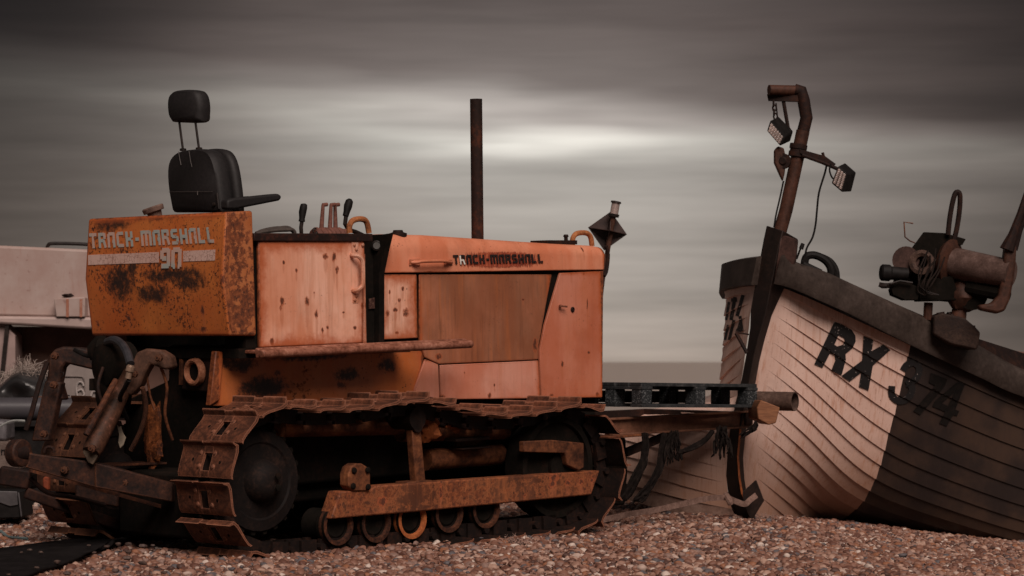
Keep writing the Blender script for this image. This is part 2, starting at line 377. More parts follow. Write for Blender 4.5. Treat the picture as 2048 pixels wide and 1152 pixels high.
# pebbles: geometry-node scatter on a sheet just over the bed
def pebble_mat():
    m = Mat('pebble_stone', .6, 0, .35)
    oi = m.N.new('ShaderNodeObjectInfo')
    c = m.ramp(oi.outputs['Random'], [(0, (.23, .11, .075)), (.16, (.30, .165, .12)), (.3, (.12, .05, .033)), (.42, (.42, .26, .195)), (.52, (.19, .085, .055)),
        (.64, (.075, .036, .027)), (.74, (.48, .35, .29)), (.78, (.25, .155, .125)), (.86, (.10, .09, .095)), (.92, (.28, .115, .06)), (.97, (.6, .48, .41)), (1, (.06, .052, .055))], 'CONSTANT')
    n = m.noise(60, 4, .6)
    m.col(m.mix(m.math('MULTIPLY', m.step(n, .4, .7), .35), c, (.10, .05, .04)))
    return m.m
def scatter(name, xs, ys, dens, smin, smax, seed, label):
    base = sheet(xs, ys).build(name, g.m)
    ng = bpy.data.node_groups.new(name, 'GeometryNodeTree')
    ng.interface.new_socket('Geometry', in_out='INPUT', socket_type='NodeSocketGeometry')
    ng.interface.new_socket('Geometry', in_out='OUTPUT', socket_type='NodeSocketGeometry')
    N = ng.nodes; L = ng.links
    gi = N.new('NodeGroupInput'); go = N.new('NodeGroupOutput')
    dp = N.new('GeometryNodeDistributePointsOnFaces'); dp.inputs['Density'].default_value = dens; dp.inputs['Seed'].default_value = seed
    L.new(gi.outputs[0], dp.inputs['Mesh'])
    def rv(lo, hi, sd):
        r = N.new('FunctionNodeRandomValue'); r.data_type = 'FLOAT_VECTOR'
        r.inputs[0].default_value = lo; r.inputs[1].default_value = hi
        [i for i in r.inputs if i.name == 'Seed'][-1].default_value = sd
        return r.outputs[0]
    sp0 = N.new('GeometryNodeSetPosition'); L.new(dp.outputs[0], sp0.inputs[0]); L.new(rv((0, 0, -.014), (0, 0, .016), 4), sp0.inputs['Offset'])
    j = N.new('GeometryNodeJoinGeometry')
    for k in range(6):
        ico = N.new('GeometryNodeMeshIcoSphere'); ico.inputs['Radius'].default_value = .5; ico.inputs['Subdivisions'].default_value = 3
        pos = N.new('GeometryNodeInputPosition'); ad = N.new('ShaderNodeVectorMath'); ad.operation = 'ADD'; L.new(pos.outputs[0], ad.inputs[0]); ad.inputs[1].default_value = (k * 7.3, 1, 2)
        nz = N.new('ShaderNodeTexNoise'); nz.inputs['Scale'].default_value = 1.6; nz.inputs['Detail'].default_value = 1; L.new(ad.outputs[0], nz.inputs['Vector'])
        sb = N.new('ShaderNodeVectorMath'); sb.operation = 'SUBTRACT'; L.new(nz.outputs['Color'], sb.inputs[0]); sb.inputs[1].default_value = (.5, .5, .5)
        scl = N.new('ShaderNodeVectorMath'); scl.operation = 'SCALE'; L.new(sb.outputs[0], scl.inputs[0]); scl.inputs['Scale'].default_value = .42
        sp_ = N.new('GeometryNodeSetPosition'); L.new(ico.outputs[0], sp_.inputs[0]); L.new(scl.outputs[0], sp_.inputs['Offset'])
        ss = N.new('GeometryNodeSetShadeSmooth'); L.new(sp_.outputs[0], ss.inputs[0])
        g2 = N.new('GeometryNodeGeometryToInstance'); L.new(ss.outputs[0], g2.inputs[0]); L.new(g2.outputs[0], j.inputs[0])
    ip = N.new('GeometryNodeInstanceOnPoints'); L.new(sp0.outputs[0], ip.inputs['Points']); L.new(j.outputs[0], ip.inputs['Instance'])
    ip.inputs['Pick Instance'].default_value = True
    L.new(rv((-.5, -.5, 0), (.5, .5, 6.28), 1), ip.inputs['Rotation'])
    p3 = N.new('ShaderNodeVectorMath'); p3.operation = 'MULTIPLY'
    r1 = rv((.1, .1, .1), (1, 1, 1), 2)
    L.new(rv((.8, .65, .5), (1.2, 1.0, .85), 3), p3.inputs[0])
    fr = N.new('FunctionNodeRandomValue'); fr.data_type = 'FLOAT'
    fi = [i for i in fr.inputs if i.type == 'VALUE']; fi[0].default_value = 0; fi[1].default_value = 1
    pw = N.new('ShaderNodeMath'); pw.operation = 'POWER'; L.new([q for q in fr.outputs if q.type == 'VALUE'][0], pw.inputs[0]); pw.inputs[1].default_value = 3.2
    mr = N.new('ShaderNodeMapRange'); L.new(pw.outputs[0], mr.inputs[0]); mr.inputs[3].default_value = smin; mr.inputs[4].default_value = smax
    L.new(mr.outputs[0], p3.inputs[1]); L.new(p3.outputs[0], ip.inputs['Scale'])
    sm = N.new('GeometryNodeSetMaterial'); L.new(ip.outputs[0], sm.inputs[0]); sm.inputs['Material'].default_value = PEB
    L.new(sm.outputs[0], go.inputs[0])
    md = base.modifiers.new('scatter', 'NODES'); md.node_group = ng
    base['kind'] = 'stuff'; base['label'] = label
    return base
PEB = pebble_mat()
scatter('shingle', frange(-4.2, 4.6, .2), frange(10.6, 18.6, .2), 3300, .016, .056, 3, 'brown and pink beach pebbles')
# ------------------------------------------------------------------ letters
GL = {  # strokes on a 4 x 6 grid: (x0, y0, x1, y1, width)
 'T': [((0, 5.4), (4, 5.4)), ((2, 5.4), (2, 0))],
 'R': [((.6, 0), (.6, 6)), ((.6, 5.4), (3.2, 5.4)), ((3.3, 5.9), (3.3, 3.5)), ((.6, 2.9), (2.9, 2.9)), ((2.7, 3.2), (3.6, 0))],
 'A': [((.6, 0), (.6, 5.4)), ((.6, 5.4), (3.4, 5.4)), ((3.4, 6), (3.4, 0)), ((2.4, 2.4), (3.4, 2.4))],
 'C': [((.6, .6), (.6, 5.4)), ((.6, 5.4), (3.7, 5.4)), ((.6, .6), (3.7, .6))],
 'K': [((.6, 0), (.6, 6)), ((.6, 3), (3, 3)), ((3.2, 6), (3.2, 3.4)), ((3.2, 2.6), (3.2, 0))],
 '-': [((1, 2.8), (3, 2.8))],
 'M': [((.5, 0), (.5, 6)), ((.5, 5.4), (4.8, 5.4)), ((2.7, 5.4), (2.7, 0)), ((4.9, 5.8), (4.9, 0))],
 'S': [((.5, 5.4), (3.6, 5.4)), ((.6, 5.4), (.6, 3)), ((.6, 3.1), (3.4, 3.1)), ((3.4, 3.1), (3.4, .6)), ((3.5, .6), (.3, .6))],
 'H': [((.6, 0), (.6, 6)), ((3.4, 0), (3.4, 6)), ((.6, 3), (3.4, 3))],
 'L': [((.6, 6), (.6, 0)), ((.6, .6), (3.4, .6))],
 '9': [((.6, 5.4), (3.4, 5.4)), ((.6, 5.4), (.6, 2.7)), ((.6, 2.9), (2.4, 2.9)), ((3.3, 5.8), (3.3, .5)), ((3.5, .6), (.3, .6))],
 '0': [((.6, .2), (.6, 5.4)), ((.6, 5.4), (3.4, 5.4)), ((3.4, 5.6), (3.4, .2)), ((.6, .4), (1.5, .4)), ((2.6, .4), (3.4, .4))],
}
def glyph_quads(text, wd=1.25, gap=.9):
    """stroke quads in text units plus the total width"""
    x = 0; out = []
    for ch in text:
        wch = 5.4 if ch == 'M' else (2.6 if ch == '-' else 4.0)
        for (x0, y0), (x1, y1) in GL[ch]:
            if ch == '-': x0 -= .7; x1 -= .7
            d = Vector((x1 - x0, y1 - y0)).normalized(); n = Vector((-d.y, d.x)) * wd / 2
            out.append((ch, [(x + x0 + n.x, y0 + n.y), (x + x1 + n.x, y1 + n.y), (x + x1 - n.x, y1 - n.y), (x + x0 - n.x, y0 - n.y)]))
        x += wch + gap
    return out, x - gap
def text_mesh(text, quad, place, wd=1.25, thick=.003, gap=.9, pick=None):
    """quad: photo corners bl, br, tr, tl; place(px,py,offset) -> point on the surface"""
    qs, W_ = glyph_quads(text, wd, gap); mb = MB(); bl, br, tr, tl = [Vector(q) for q in quad]
    for k, (ch, q) in enumerate(qs):
        if pick and not pick(k, ch): continue
        A = []; B = []
        for (x, y) in q:
            u = x / W_; v_ = y / 6
            p = (bl * (1 - u) + br * u) * (1 - v_) + (tl * (1 - u) + tr * u) * v_
            A.append(place(p.x, p.y, 0)); B.append(place(p.x, p.y, thick + .00035 * (k % 5)))
        mb.hexa(A, B)
    return mb
# ================================================================== CRAWLER TRACTOR
T = empty('crawler_tractor', mat=TM)
tag(T, 'rusty orange crawler tractor on steel tracks with black seat behind its fuel tank', 'tractor')
SAL = (.72, .31, .185); SAL2 = (.80, .44, .32); ORG = (.50, .125, .026); ORG2 = (.60, .18, .038)
def sb(lst, b):   # photo-traced wear spots on a side plane
    out = []
    for px, py, rx, ry in lst:
        p = S(px, py, b); out.append((p.x, p.z, rx / 275.0, ry / 390.0))
    return out
def RC(c, b):
    p, q = S(*c[0], b), S(*c[1], b); return (p.x, q.x, q.z, p.z)
def sideplate(poly, b, th): return MB().prism([S(x, y, b) for x, y in poly], (0, th, 0))
BD = .28; BH = .44        # door plane, hood plane
# --- fuel tank
prof = [(452, 424), (445, 550), (459, 672), (514, 672), (506, 421)]
tb = BD; tp = [S(x, y, tb) for x, y in prof]; TW = 1.165
dirt = []
for px, py, rx, ry in [(240, 565, 48, 55), (262, 535, 20, 30), (290, 425, 90, 30), (340, 550, 95, 20), (378, 560, 50, 34), (215, 447, 60, 22), (300, 590, 60, 30)]:
    p = R(px, py, tp[1].x); dirt.append((p.y, p.z, rx / 275., ry / 390.))
bl = []
for px, py, rx, ry in [(396, 660, 9, 8), (398, 620, 5, 16), (446, 485, 4, 18), (186, 650, 5, 10), (250, 635, 5, 7), (443, 560, 6, 10)]:
    p = R(px, py, tp[1].x); bl.append((p.y, p.z, rx / 275., ry / 390.))
M['tank'] = paint('weathered_orange_tank_paint', ORG, ORG2, .9, .60, .25, bl, (1, 2), dirt=dirt, wob=.03, edge=.03, rect=(tb - .03, tb + TW, tp[2].z, tp[0].z + .0), fringe=.04, chips=1)
M['tank_side'] = paint('heavily_rusted_tank_side', (.38, .11, .028), (.44, .16, .06), 1.0, .485, .3, edge=.02)
mb = MB().prism(tp, (0, TW, 0))
tank = mb.build('fuel_tank', [M['tank'], M['tank_side']], T, .014, seg=3)
for p in tank.data.polygons:
    if abs(p.normal.y) > .9 and p.center.y < tb + .1: p.material_index = 1
# raised seam rib at the near rear corner
MB().prism([tp[0] + Vector((.012, -.004, -.01)), tp[1] + Vector((.012, -.004, 0)), tp[2] + Vector((.012, -.004, .02)), tp[2] + Vector((.035, -.004, .02)), tp[1] + Vector((.035, -.004, 0)), tp[0] + Vector((.035, -.004, -.01))], (0, .012, 0)).build('edge_strip', M['tank_side'], tank, .003)
n_up = (tp[1] - tp[0]).cross(Vector((0, 1, 0))).normalized()
if n_up.x > 0: n_up = -n_up
nw = (TM.to_3x3() @ n_up)
def on_tank(px, py, off): return TI @ (onplane(px, py, TM @ (tp[0] + n_up * off), nw))
n_lo = (tp[2] - tp[1]).cross(Vector((0, 1, 0))).normalized(); n_lo = -n_lo if n_lo.x > 0 else n_lo
m = Mat('peeling_pale_lettering', .6); f = m.noise(26, 5, .7); m.col(m.mix(m.step(f, .6, .7), m.mix(m.step(m.noise(5, 2), .45, .58), (.34, .36, .33), (.50, .33, .27)), (.26, .09, .04))); M['lettering'] = m.m
m = Mat('cracked_cream_stripe', .6)
vo = m.N.new('ShaderNodeTexVoronoi'); vo.feature = 'DISTANCE_TO_EDGE'; vo.inputs['Scale'].default_value = 42
va = m.N.new('ShaderNodeVectorMath'); va.operation = 'MULTIPLY_ADD'; m.L.new(m.noise(20, 3, col=True), va.inputs[0]); va.inputs[1].default_value = (.03,) * 3; m.L.new(m.tc.outputs['Object'], va.inputs[2]); m.L.new(va.outputs[0], vo.inputs['Vector'])
crk = m.math('SUBTRACT', 1.0, m.step(vo.outputs['Distance'], .0, .05)); crk = m.math('MULTIPLY', crk, m.step(m.noise(6, 3), .38, .55))
m.col(m.mix(crk, m.mix(m.step(m.noise(8, 4), .3, .7), (.52, .32, .26), (.60, .40, .34)), (.16, .05, .03))); M['stripe'] = m.m
text_mesh('TRACK-MARSHALL', [(180, 497), (431, 485), (427, 454), (178, 467)], on_tank, 1.3).build('lettering', M['lettering'], tank)
text_mesh('90', [(321, 536), (362, 535), (363, 495), (321, 497)], on_tank, 1.45, .006, .5).build('number', M['lettering'], tank)
for k, q in enumerate([[(176, 530), (318, 525), (318, 504), (176, 510)], [(366, 523), (430, 521), (431, 499), (366, 502)]]):
    MB().hexa([on_tank(x, y, 0) for x, y in q], [on_tank(x, y, .003) for x, y in q]).build('stripe', M['stripe'], tank)
# filler cap
pc = R(312, 424, tp[0].x + .10); ax = (R(312, 405, pc.x) - pc).normalized() + Vector((-.25, 0, 0))
mb = MB().lathe(pc - Vector((0, 0, .03)), (-.25, .18, .95), [(0, .035), (.032, .04), (.033, .056), (.056, .059), (.062, .054)], 24)
mb.build('filler_cap', rusty('dull_cap', [(.06, .035, .028), (.15, .09, .07), (.24, .16, .13)]), tank, .002)
# --- door side
dspots = [(564, 603, 5, 12), (561, 616, 3, 7), (614, 603, 5, 13), (633, 628, 4, 12), (645, 661, 3, 8), (668, 515, 5, 13), (674, 540, 4, 10), (655, 655, 3, 5), (544, 683, 5, 9), (687, 625, 3, 3), (725, 612, 5, 8), (628, 585, 2, 3), (593, 541, 3, 5), (710, 655, 4, 5), (519, 660, 6, 16), (516, 610, 6, 12), (651, 513, 7, 8), (567, 525, 3, 5)]
M['door'] = paint('faded_salmon_door_paint', SAL, SAL2, .4, .67, .45, sb(dspots, BD), off=(1, 0, 0), wob=.006, edge=.02, rect=RC([(517, 482), (733, 690)], BD))
M['salmon'] = paint('faded_salmon_paint', SAL, SAL2, .45, .66, .5, off=(5, 2, 0))
d = sideplate([(517, 482), (729, 481), (733, 686), (519, 695)], BD, .02)
door = d.build('side_panel', M['door'], T, .006)
MB().prism([S(x, y, BD - .03) for x, y in [(730, 508), (731, 575), (733, 686), (727, 686)]], (0, .004, 0)).build('flange', M['door'], door)
h = [S(x, y, BD - z) for x, y, z in [(703, 510, 0), (706, 511, .02), (716, 512, .04), (724, 520, .045), (726, 535, .045), (726, 560, .045), (724, 572, .04), (715, 580, .03), (705, 582, 0)]]
MB().tube(cat_rom(h, 3), .012, 8).build('handle', M['salmon'], door)
for x, y in [(708, 490), (712, 499), (725, 490), (712, 592), (709, 600), (728, 610), (729, 670)]:
    MB().lathe(S(x, y, BD - .002), (0, -1, 0), [(0, .010), (.006, .009), (.010, .004)], 8).build('bolt', M['salmon'], door)
MB().box(S(703, 510, BD) - Vector((0, .003, 0)), S(716, 484, BD) - Vector((0, 0, 0))).build('handle_plate', M['salmon'], door)
MB().box(S(705, 606, BD) - Vector((0, .003, 0)), S(716, 586, BD)).build('handle_plate', M['salmon'], door)
# rail along the top of the cab side, floor and inner walls
M['blackpaint'] = rusty('chipped_black_rail', [(.010, .007, .006), (.022, .011, .009), (.07, .02, .012)], 14, .5)
a0 = S(508, 466, BD - .01); a1 = S(745, 468, BD - .01); z1 = S(515, 482, BD - .01).z
MB().box((a0.x, BD - .012, z1), (a1.x, BD + .05, a0.z)).build('top_rail', M['blackpaint'], T, .004)
flo = S(700, 690, BD).z; ax0, ax1 = tp[3].x, S(760, 600, BH).x
mb = MB().box((ax0 - .1, BD + .03, flo - .05), (ax1 + .1, BD + TW - .03, flo)).box((ax0, BD + TW - .1, flo), (a1.x, BD + TW - .07, a0.z - .16)).box((ax0 - .05, BD + .03, flo - .05), (ax0 + .06, BD + .2, a0.z - .03))
mb.build('cab_floor', M['black_oily'], T)
# dashboard with gauges
dash = MB().prism([R(x, y, ax1 - .02) for x, y in [(776, 467), (768, 500), (758, 548), (758, 690)]] + [Vector((ax1 - .02, BD + 1.0, flo)), Vector((ax1 - .02, BD + 1.0, a0.z - .08))], (.04, 0, 0)).build('dashboard', M['black_oily'], T)
for x, y in [(763, 491), (762, 521)]:
    p = R(x - 2, y, ax1 - .02)
    MB().lathe(p + Vector((0, .03, 0)), (-1, -.9, 0), [(0, .0), (0, .026), (.014, .028), (.016, .022), (.010, .021), (.010, 0)], 20, cap=False).build('gauge', M['dark_iron'], dash)
    MB().lathe(p + Vector((-.012, .018, 0)), (-1, -.9, 0), [(0, .019), (.002, .019)], 20).build('gauge_face', plain('grey_gauge_glass', (.10, .095, .09), .2), dash)
    break
# black gap plate between the door and the hood
sideplate([(725, 470), (778, 468), (762, 548), (757, 690), (725, 690)], BH + .03, .02).build('inner_wall', M['black_oily'], T)
sideplate([(738, 598), (754, 594), (751, 617), (738, 618)], BH + .02, .004).build('torn_decal', rusty('peeled_decal', [(.02, .01, .01), (.05, .02, .015), (.35, .2, .15)], 30), T)
# --- hood
HW = .72
core = MB().prism([S(x, y, BH + .03) for x, y in [(760, 540), (1206, 536), (1204, 798), (828, 790), (757, 680)]], (0, HW - .06, 0)).build('engine_housing', M['black_oily'], T)
hood_sp = sb([(1168, 498, 3, 7), (858, 545, 14, 4), (800, 548, 22, 5), (960, 545, 40, 4), (1060, 546, 30, 3), (1214, 510, 4, 14), (782, 482, 3, 5)], BH) 
htx = sb([(925, 514, 20, 8), (960, 511, 26, 9), (1000, 509, 30, 9), (1040, 508, 30, 10), (1075, 509, 16, 9)], BH)
M['hood'] = paint('faded_salmon_hood_paint', (.64, .22, .12), (.70, .28, .165), .4, .66, .3, hood_sp, off=(3, 1, 0), wob=.006, edge=.012, dirt=None, rect=RC([(700, 400), (1209, 544)], BH), fringe=.02)
def hood_prof(px, ytop, ybot):
    a = S(px, ybot, BH).x; zb = S(px, ybot, BH).z; zt = S(px, ytop, BH + .05).z; b = BH
    pts = [(b, zb), (b, zb + (zt - zb) * .55)]
    for k in range(1, 7):
        an = math.pi / 2 * k / 6
        pts.append((b + .07 * (1 - math.cos(an)), zb + (zt - zb) * .55 + (zt - zb) * .45 * math.sin(an)))
    full = pts + [(2 * BH + HW - y, z) for y, z in pts[::-1]]
    return a, full
st = [(762, 468, 546, 776), (860, 470, 545, None), (980, 478, 543, None), (1100, 486, 541, None), (1195, 491, 540, None), (1208, 494, 540, None)]
mb = MB(); rows = []
for i, (px, yt, yb, _) in enumerate(st):
    a, full = hood_prof(px, yt, yb)
    row = []
    for y, z in full:
        aa = a
        if i == 0: aa = a + (z - full[0][1]) * .30
        if i == len(st) - 1:
            t = (z - full[0][1]) / (full[5][1] - full[0][1]); aa = a + .018 * min(t, 1)
        row.append(Vector((aa, y, z)))
    rows.append(row)
n = len(rows[0]); mb.v = [p for r in rows for p in r]
for i in range(len(rows) - 1):
    for k in range(n): mb.f.append((i * n + k, i * n + (k + 1) % n, (i + 1) * n + (k + 1) % n, (i + 1) * n + k)); mb.mi.append(0)
mb.f += [tuple(range(n)), tuple((len(rows) - 1) * n + k for k in range(n))[::-1]]; mb.mi += [0, 0]
hood = mb.build('hood', M['hood'], T, .004, sharp=50)
# stains around the raised lettering
def on_hood(px, py, off): return S(px, py, BH - off)
mt = Mat('black_letter_paint', .6); mt.col(mt.ramp(mt.noise(45, 4, .7), [(.35, (.010, .007, .006)), (.6, (.022, .010, .008)), (.72, (.16, .04, .015))])); M['letter_black'] = mt.m
text_mesh('TRACK-MARSHALL', [(908, 528), (1088, 525), (1086, 508), (906, 510)], on_hood, 1.35, .007).build('lettering', M['letter_black'], hood)
M['white_bit'] = plain('white_backing', (.6, .56, .5), .6)
text_mesh('TRACK-MARSHALL', [(908, 528), (1088, 525), (1086, 508), (906, 510)], lambda x, y, o_: S(x - .6, y + 1.2, BH - o_ - .0035 if o_ else BH), 1.1, .0045, pick=lambda k, ch: k in (2, 5, 6)).build('letter_backing', M['white_bit'], hood)
mt = Mat('rust_bleed', .8)
c_ = mt.ramp(mt.math('ADD', mt.math('MULTIPLY', mt.noise(22, 5, .7, stretch=(2.5, 1, .35)), .6), mt.math('MULTIPLY', mt.noise(60, 4, .7), .4)), [(.36, (.50, .13, .05)), (.48, (.34, .06, .025)), (.58, (.16, .03, .014)), (.66, (.04, .012, .008))])
mt.col(c_)
tr_ = mt.N.new('ShaderNodeBsdfTransparent'); mx_ = mt.N.new('ShaderNodeMixShader')
sepn = mt.N.new('ShaderNodeSeparateXYZ'); mt.L.new(mt.tc.outputs['Object'], sepn.inputs[0])
pA = S(904, 540, BH); pB = S(1094, 500, BH)
uz = mt.math('DIVIDE', mt.math('SUBTRACT', sepn.outputs[2], pA.z), pB.z - pA.z); ux = mt.math('DIVIDE', mt.math('SUBTRACT', sepn.outputs[0], pA.x), pB.x - pA.x)
def hat(v): return mt.math('MULTIPLY', mt.math('MULTIPLY', v, mt.math('SUBTRACT', 1.0, v)), 4.0, True)
al = mt.math('MULTIPLY', hat(ux), hat(uz)); al = mt.math('ADD', al, mt.math('MULTIPLY', mt.math('SUBTRACT', mt.noise(35, 5, .75, stretch=(2.2, 1, .5)), .5), 1.3))
mt.L.new(mt.step(al, .25, .62), mx_.inputs[0]); mt.L.new(tr_.outputs[0], mx_.inputs[1]); mt.L.new(mt.b.outputs[0], mx_.inputs[2]); mt.L.new(mx_.outputs[0], mt.N['Material Output'].inputs[0])
MB().add([S(x, y, BH - .0015) for x, y in [(896, 543), (1104, 540), (1102, 499), (896, 499)]], [(0, 1, 2, 3)]).build('rust_stain', mt.m, hood)
# hood handle
h = [S(x, y, BH - z) for x, y, z in [(822, 525, .004), (835, 525, .03), (845, 523, .04), (880, 522, .04), (892, 523, .035), (903, 525, .004)]]
mb = MB().tube(cat_rom(h, 3), .012, 8, flat=.8); mb.hexa([S(x, y, BH) for x, y in [(819, 531), (840, 531), (840, 517), (819, 518)]], [S(x, y, BH - .008) for x, y in [(819, 531), (840, 531), (840, 517), (819, 518)]])
mb.hexa([S(x, y, BH) for x, y in [(888, 531), (905, 531), (905, 519), (888, 519)]], [S(x, y, BH - .006) for x, y in [(888, 531), (905, 531), (905, 519), (888, 519)]])
mb.build('handle', M['hood'], hood, .002)
# lifting loops and bolts over the hood
def loop(pts, b, r=.018, mat=None, par=None):
    return MB().tube(cat_rom([S(x, y, b) for x, y in pts], 4), r, 10).build('lifting_eye', mat or M['loop'], par or T)
M['loop'] = rusty('rusted_orange_eye', [(.10, .032, .014), (.34, .12, .045), (.5, .2, .08)], 16)
loop([(699, 466), (699, 452), (706, 441), (722, 438), (733, 444), (738, 466)], BD + .12, .016)
loop([(1145, 490), (1146, 476), (1154, 467), (1172, 466), (1181, 474), (1184, 492)], BH + .1, .016, None, hood)
mb = MB(); p = S(796, 468, BH + .08); mb.lathe(p, (0, 0, 1), [(-.02, .05), (.004, .05), (.01, .03), (.022, .026)], 14); mb.build('filler_plug', M['dark_rust'], hood, .002); mb = MB()
p0 = S(1085, 482, BH + .1); p1 = S(1145, 488, BH + .1); mb.box((p0.x, BH + .06, p0.z - .02), (p1.x, BH + .2, p0.z + .004)); mb.lathe(S(1132, 484, BH + .09), (0, 0, 1), [(0, .012), (.03, .012), (.032, .018), (.045, .012)], 8)
mb.build('hood_catch', M['dark_rust'], hood, .002)
# exhaust stack
pe = S(955, 480, BH + HW / 2); pt = S(952, 198, BH + HW / 2)
MB().lathe(pe - Vector((0, 0, .08)), (pt - pe), [(0, .036), ((pt - pe).length + .08, .036), ((pt - pe).length + .08, .030), ((pt - pe).length - .2, .030)], 24, cap=False).build('exhaust_stack', rusty('sooty_rust', [(.012, .007, .006), (.025, .012, .009), (.10, .03, .015)], 5, .8, .004), T)
# side panels on the housing
p1sp = sb([(800, 600, 4, 7), (792, 620, 6, 6), (776, 627, 5, 9), (813, 625, 8, 13), (806, 578, 4, 6), (780, 585, 3, 6), (795, 665, 5, 3), (762, 595, 4, 22), (832, 590, 4, 30)], BH)
M['p1'] = paint('salmon_panel_streaked', SAL, SAL2, .5, .66, .85, p1sp, off=(9, 3, 1), wob=.006, edge=.015, rect=RC([(758, 549), (835, 678)], BH))
sideplate([(762, 549), (834, 549), (836, 676), (758, 680), (757, 560)], BH + .004, .015).build('front_side_panel', M['p1'], T, .004)
M['brownpanel'] = paint('dull_brown_mesh_panel', (.27, .105, .055), (.44, .16, .085), .25, .70, .95, sb([(1070, 690, 7, 22), (1080, 710, 6, 14), (877, 714, 9, 9), (1046, 600, 4, 3)], BH + .01), off=(2, 8, 0), rough=.45, wob=.012, rect=RC([(839, 540), (1104, 728)], BH), fringe=.035)
sideplate([(839, 549), (1104, 549), (1094, 600), (1078, 690), (1077, 719), (1040, 721), (878, 728), (850, 715), (838, 680)], BH + .008, .012).build('radiator_side_cover', M['brownpanel'], T, .004)
rsp = sb([(1125, 727, 4, 9), (1175, 610, 2, 18), (1196, 790, 6, 9), (1104, 790, 8, 5), (1143, 546, 4, 6), (1168, 547, 3, 5), (1178, 705, 5, 4)], BH)
M['p3'] = paint('salmon_nose_panel', (.50, .155, .08), (.56, .21, .135), .3, .71, .25, rsp, off=(4, 6, 2), wob=.006, edge=.015, rect=RC([(1040, 543), (1206, 796)], BH), fringe=.035)
sideplate([(1121, 546), (1207, 542), (1205, 795), (1083, 797), (1080, 700), (1090, 650)], BH + .002, .018).build('nose_panel', M['p3'], T, .004)
lsp = sb([(980, 790, 5, 9), (885, 795, 9, 8), (930, 745, 2, 3), (990, 770, 2, 4)], BH)
M['p4'] = paint('salmon_lower_panel', (.58, .22, .145), (.62, .28, .20), .35, .70, .3, lsp, off=(6, 1, 5), wob=.006, edge=.015, rect=RC([(826, 720), (1081, 798)], BH), fringe=.03)
sideplate([(881, 730), (1040, 723), (1077, 721), (1081, 797), (882, 799)], BH + .004, .015).build('lower_side_panel', M['p4'], T, .004)
sideplate([(851, 718), (877, 729), (880, 799), (826, 789)], BH + .006, .015).build('lower_side_panel', M['p4'], T, .004)
mb = MB().tube([S(1120, 612, BH), S(1122, 612, BH - .02)], .009, 8).tube([S(1120, 612, BH - .02), S(1134, 613, BH - .025)], .006, 8); mb.build('panel_latch', M['bar'], T); mb = MB().lathe(S(1145, 619, BH), (0, -1, 0), [(0, .016), (.004, .016), (.008, .010), (.002, .008)], 14)
mb.build('lock', M['dark_rust'], T)
# hanging loops of cable in front of the nose
MB().tube(cat_rom([S(x, y, BH + .1) for x, y in [(1212, 492), (1216, 510), (1213, 540), (1208, 552)]], 4), .012, 8).build('nose_bracket', M['dark_rust'], T)
# --- step bar and lower frame
q0 = S(518, 708, .20); q1 = S(935, 688, .20)
mb = MB().bar(q0, q1, .06, .045); mb.tube([q0 + Vector((-.01, -.03, 0)), q1 + Vector((0, -.03, 0))], .022, 12)
mb.tube([q0 + Vector((0, .02, .012)), q1 + Vector((-.0, .02, .012))], .02, 10)
mb.box(q0 + Vector((0, 0, .0)), (S(735, 690, BH).x, BH + .05, q0.z + .02)); mb.build('step_bar', M['bar'], T, .006)
M['fender'] = paint('orange_fender_paint', (.46, .125, .028), (.40, .12, .05), .95, .555, .2, sb([(530, 775, 50, 24), (490, 740, 12, 12), (505, 700, 50, 12), (690, 770, 14, 10), (560, 745, 12, 10)], BH), off=(0, 5, 0), wob=.03, rect=RC([(436, 702), (850, 800)], BH), fringe=.05, dirt=sb([(530, 775, 70, 34), (480, 725, 60, 24), (620, 712, 110, 14), (700, 748, 34, 22), (780, 730, 26, 18)], BH))
sideplate([(432, 702), (520, 704), (852, 702), (826, 790), (650, 812), (425, 812)], BH + .02, .02).build('fender_panel', M['fender'], T, .004)
sideplate([(432, 702), (448, 704), (440, 800), (420, 812)], BH + .0, .04).build('fender_edge', M['fender'], T, .006)
# main frame / transmission (dark mass between the tracks)
fa = S(430, 800, BH).x; fb = S(1200, 800, BH).x
zt = S(600, 760, BH + .1).z
mb = MB().box((fa + .22, BH + .05, .2), (fb + .02, BH + HW - .05, zt)); mb.box((fa + .12, BH + .06, .22), (fa + .24, BH + HW - .06, zt - .02))
mb.box((fa + .1, BH - .02, .3), (fb - .6, BH + .06, zt - .22))
mb.build('main_frame', M['black_oily'], T, .02)
mb = MB().tube([S(560, 856, BH - .12), S(800, 852, BH - .12)], .05, 14).tube([S(800, 866, BH - .12), S(1010, 862, BH - .12)], .05, 12)
mb.tube([S(850, 920, BH - .1), S(1000, 908, BH - .1)], .06, 12).box(S(915, 905, BH - .05), S(955, 873, BH + .02) )
mb.build('cross_pipe', M['frame_rust'], T)
MB().blob(S(855, 858, .25), .07, jit=.6, n=14).blob(S(900, 860, .3), .06, jit=.8, n=14, sq=(1.6, .6, .5)).build('rusted_casting', M['bright_rust'], T)
# ---------------------------------------------------------------- tracks
near = [(548, 806), (617, 812), (680, 814), (737, 813), (789, 803), (846, 794), (902, 805), (957, 819), (1006, 826), (1054, 824), (1103, 819), (1151, 804), (1204, 815), (1240, 862), (1255, 915), (1252, 962), (1230, 1012), (1190, 1054), (1100, 1072), (1000, 1082), (800, 1106), (640, 1122), (560, 1126), (512, 1112), (488, 1090), (472, 1062), (459, 1020), (455, 975), (460, 930), (474, 890), (502, 848)]
loop_pts = [S(x, y, 0) for x, y in near]
loop_pts = [Vector((p.x, p.z)) for p in loop_pts]
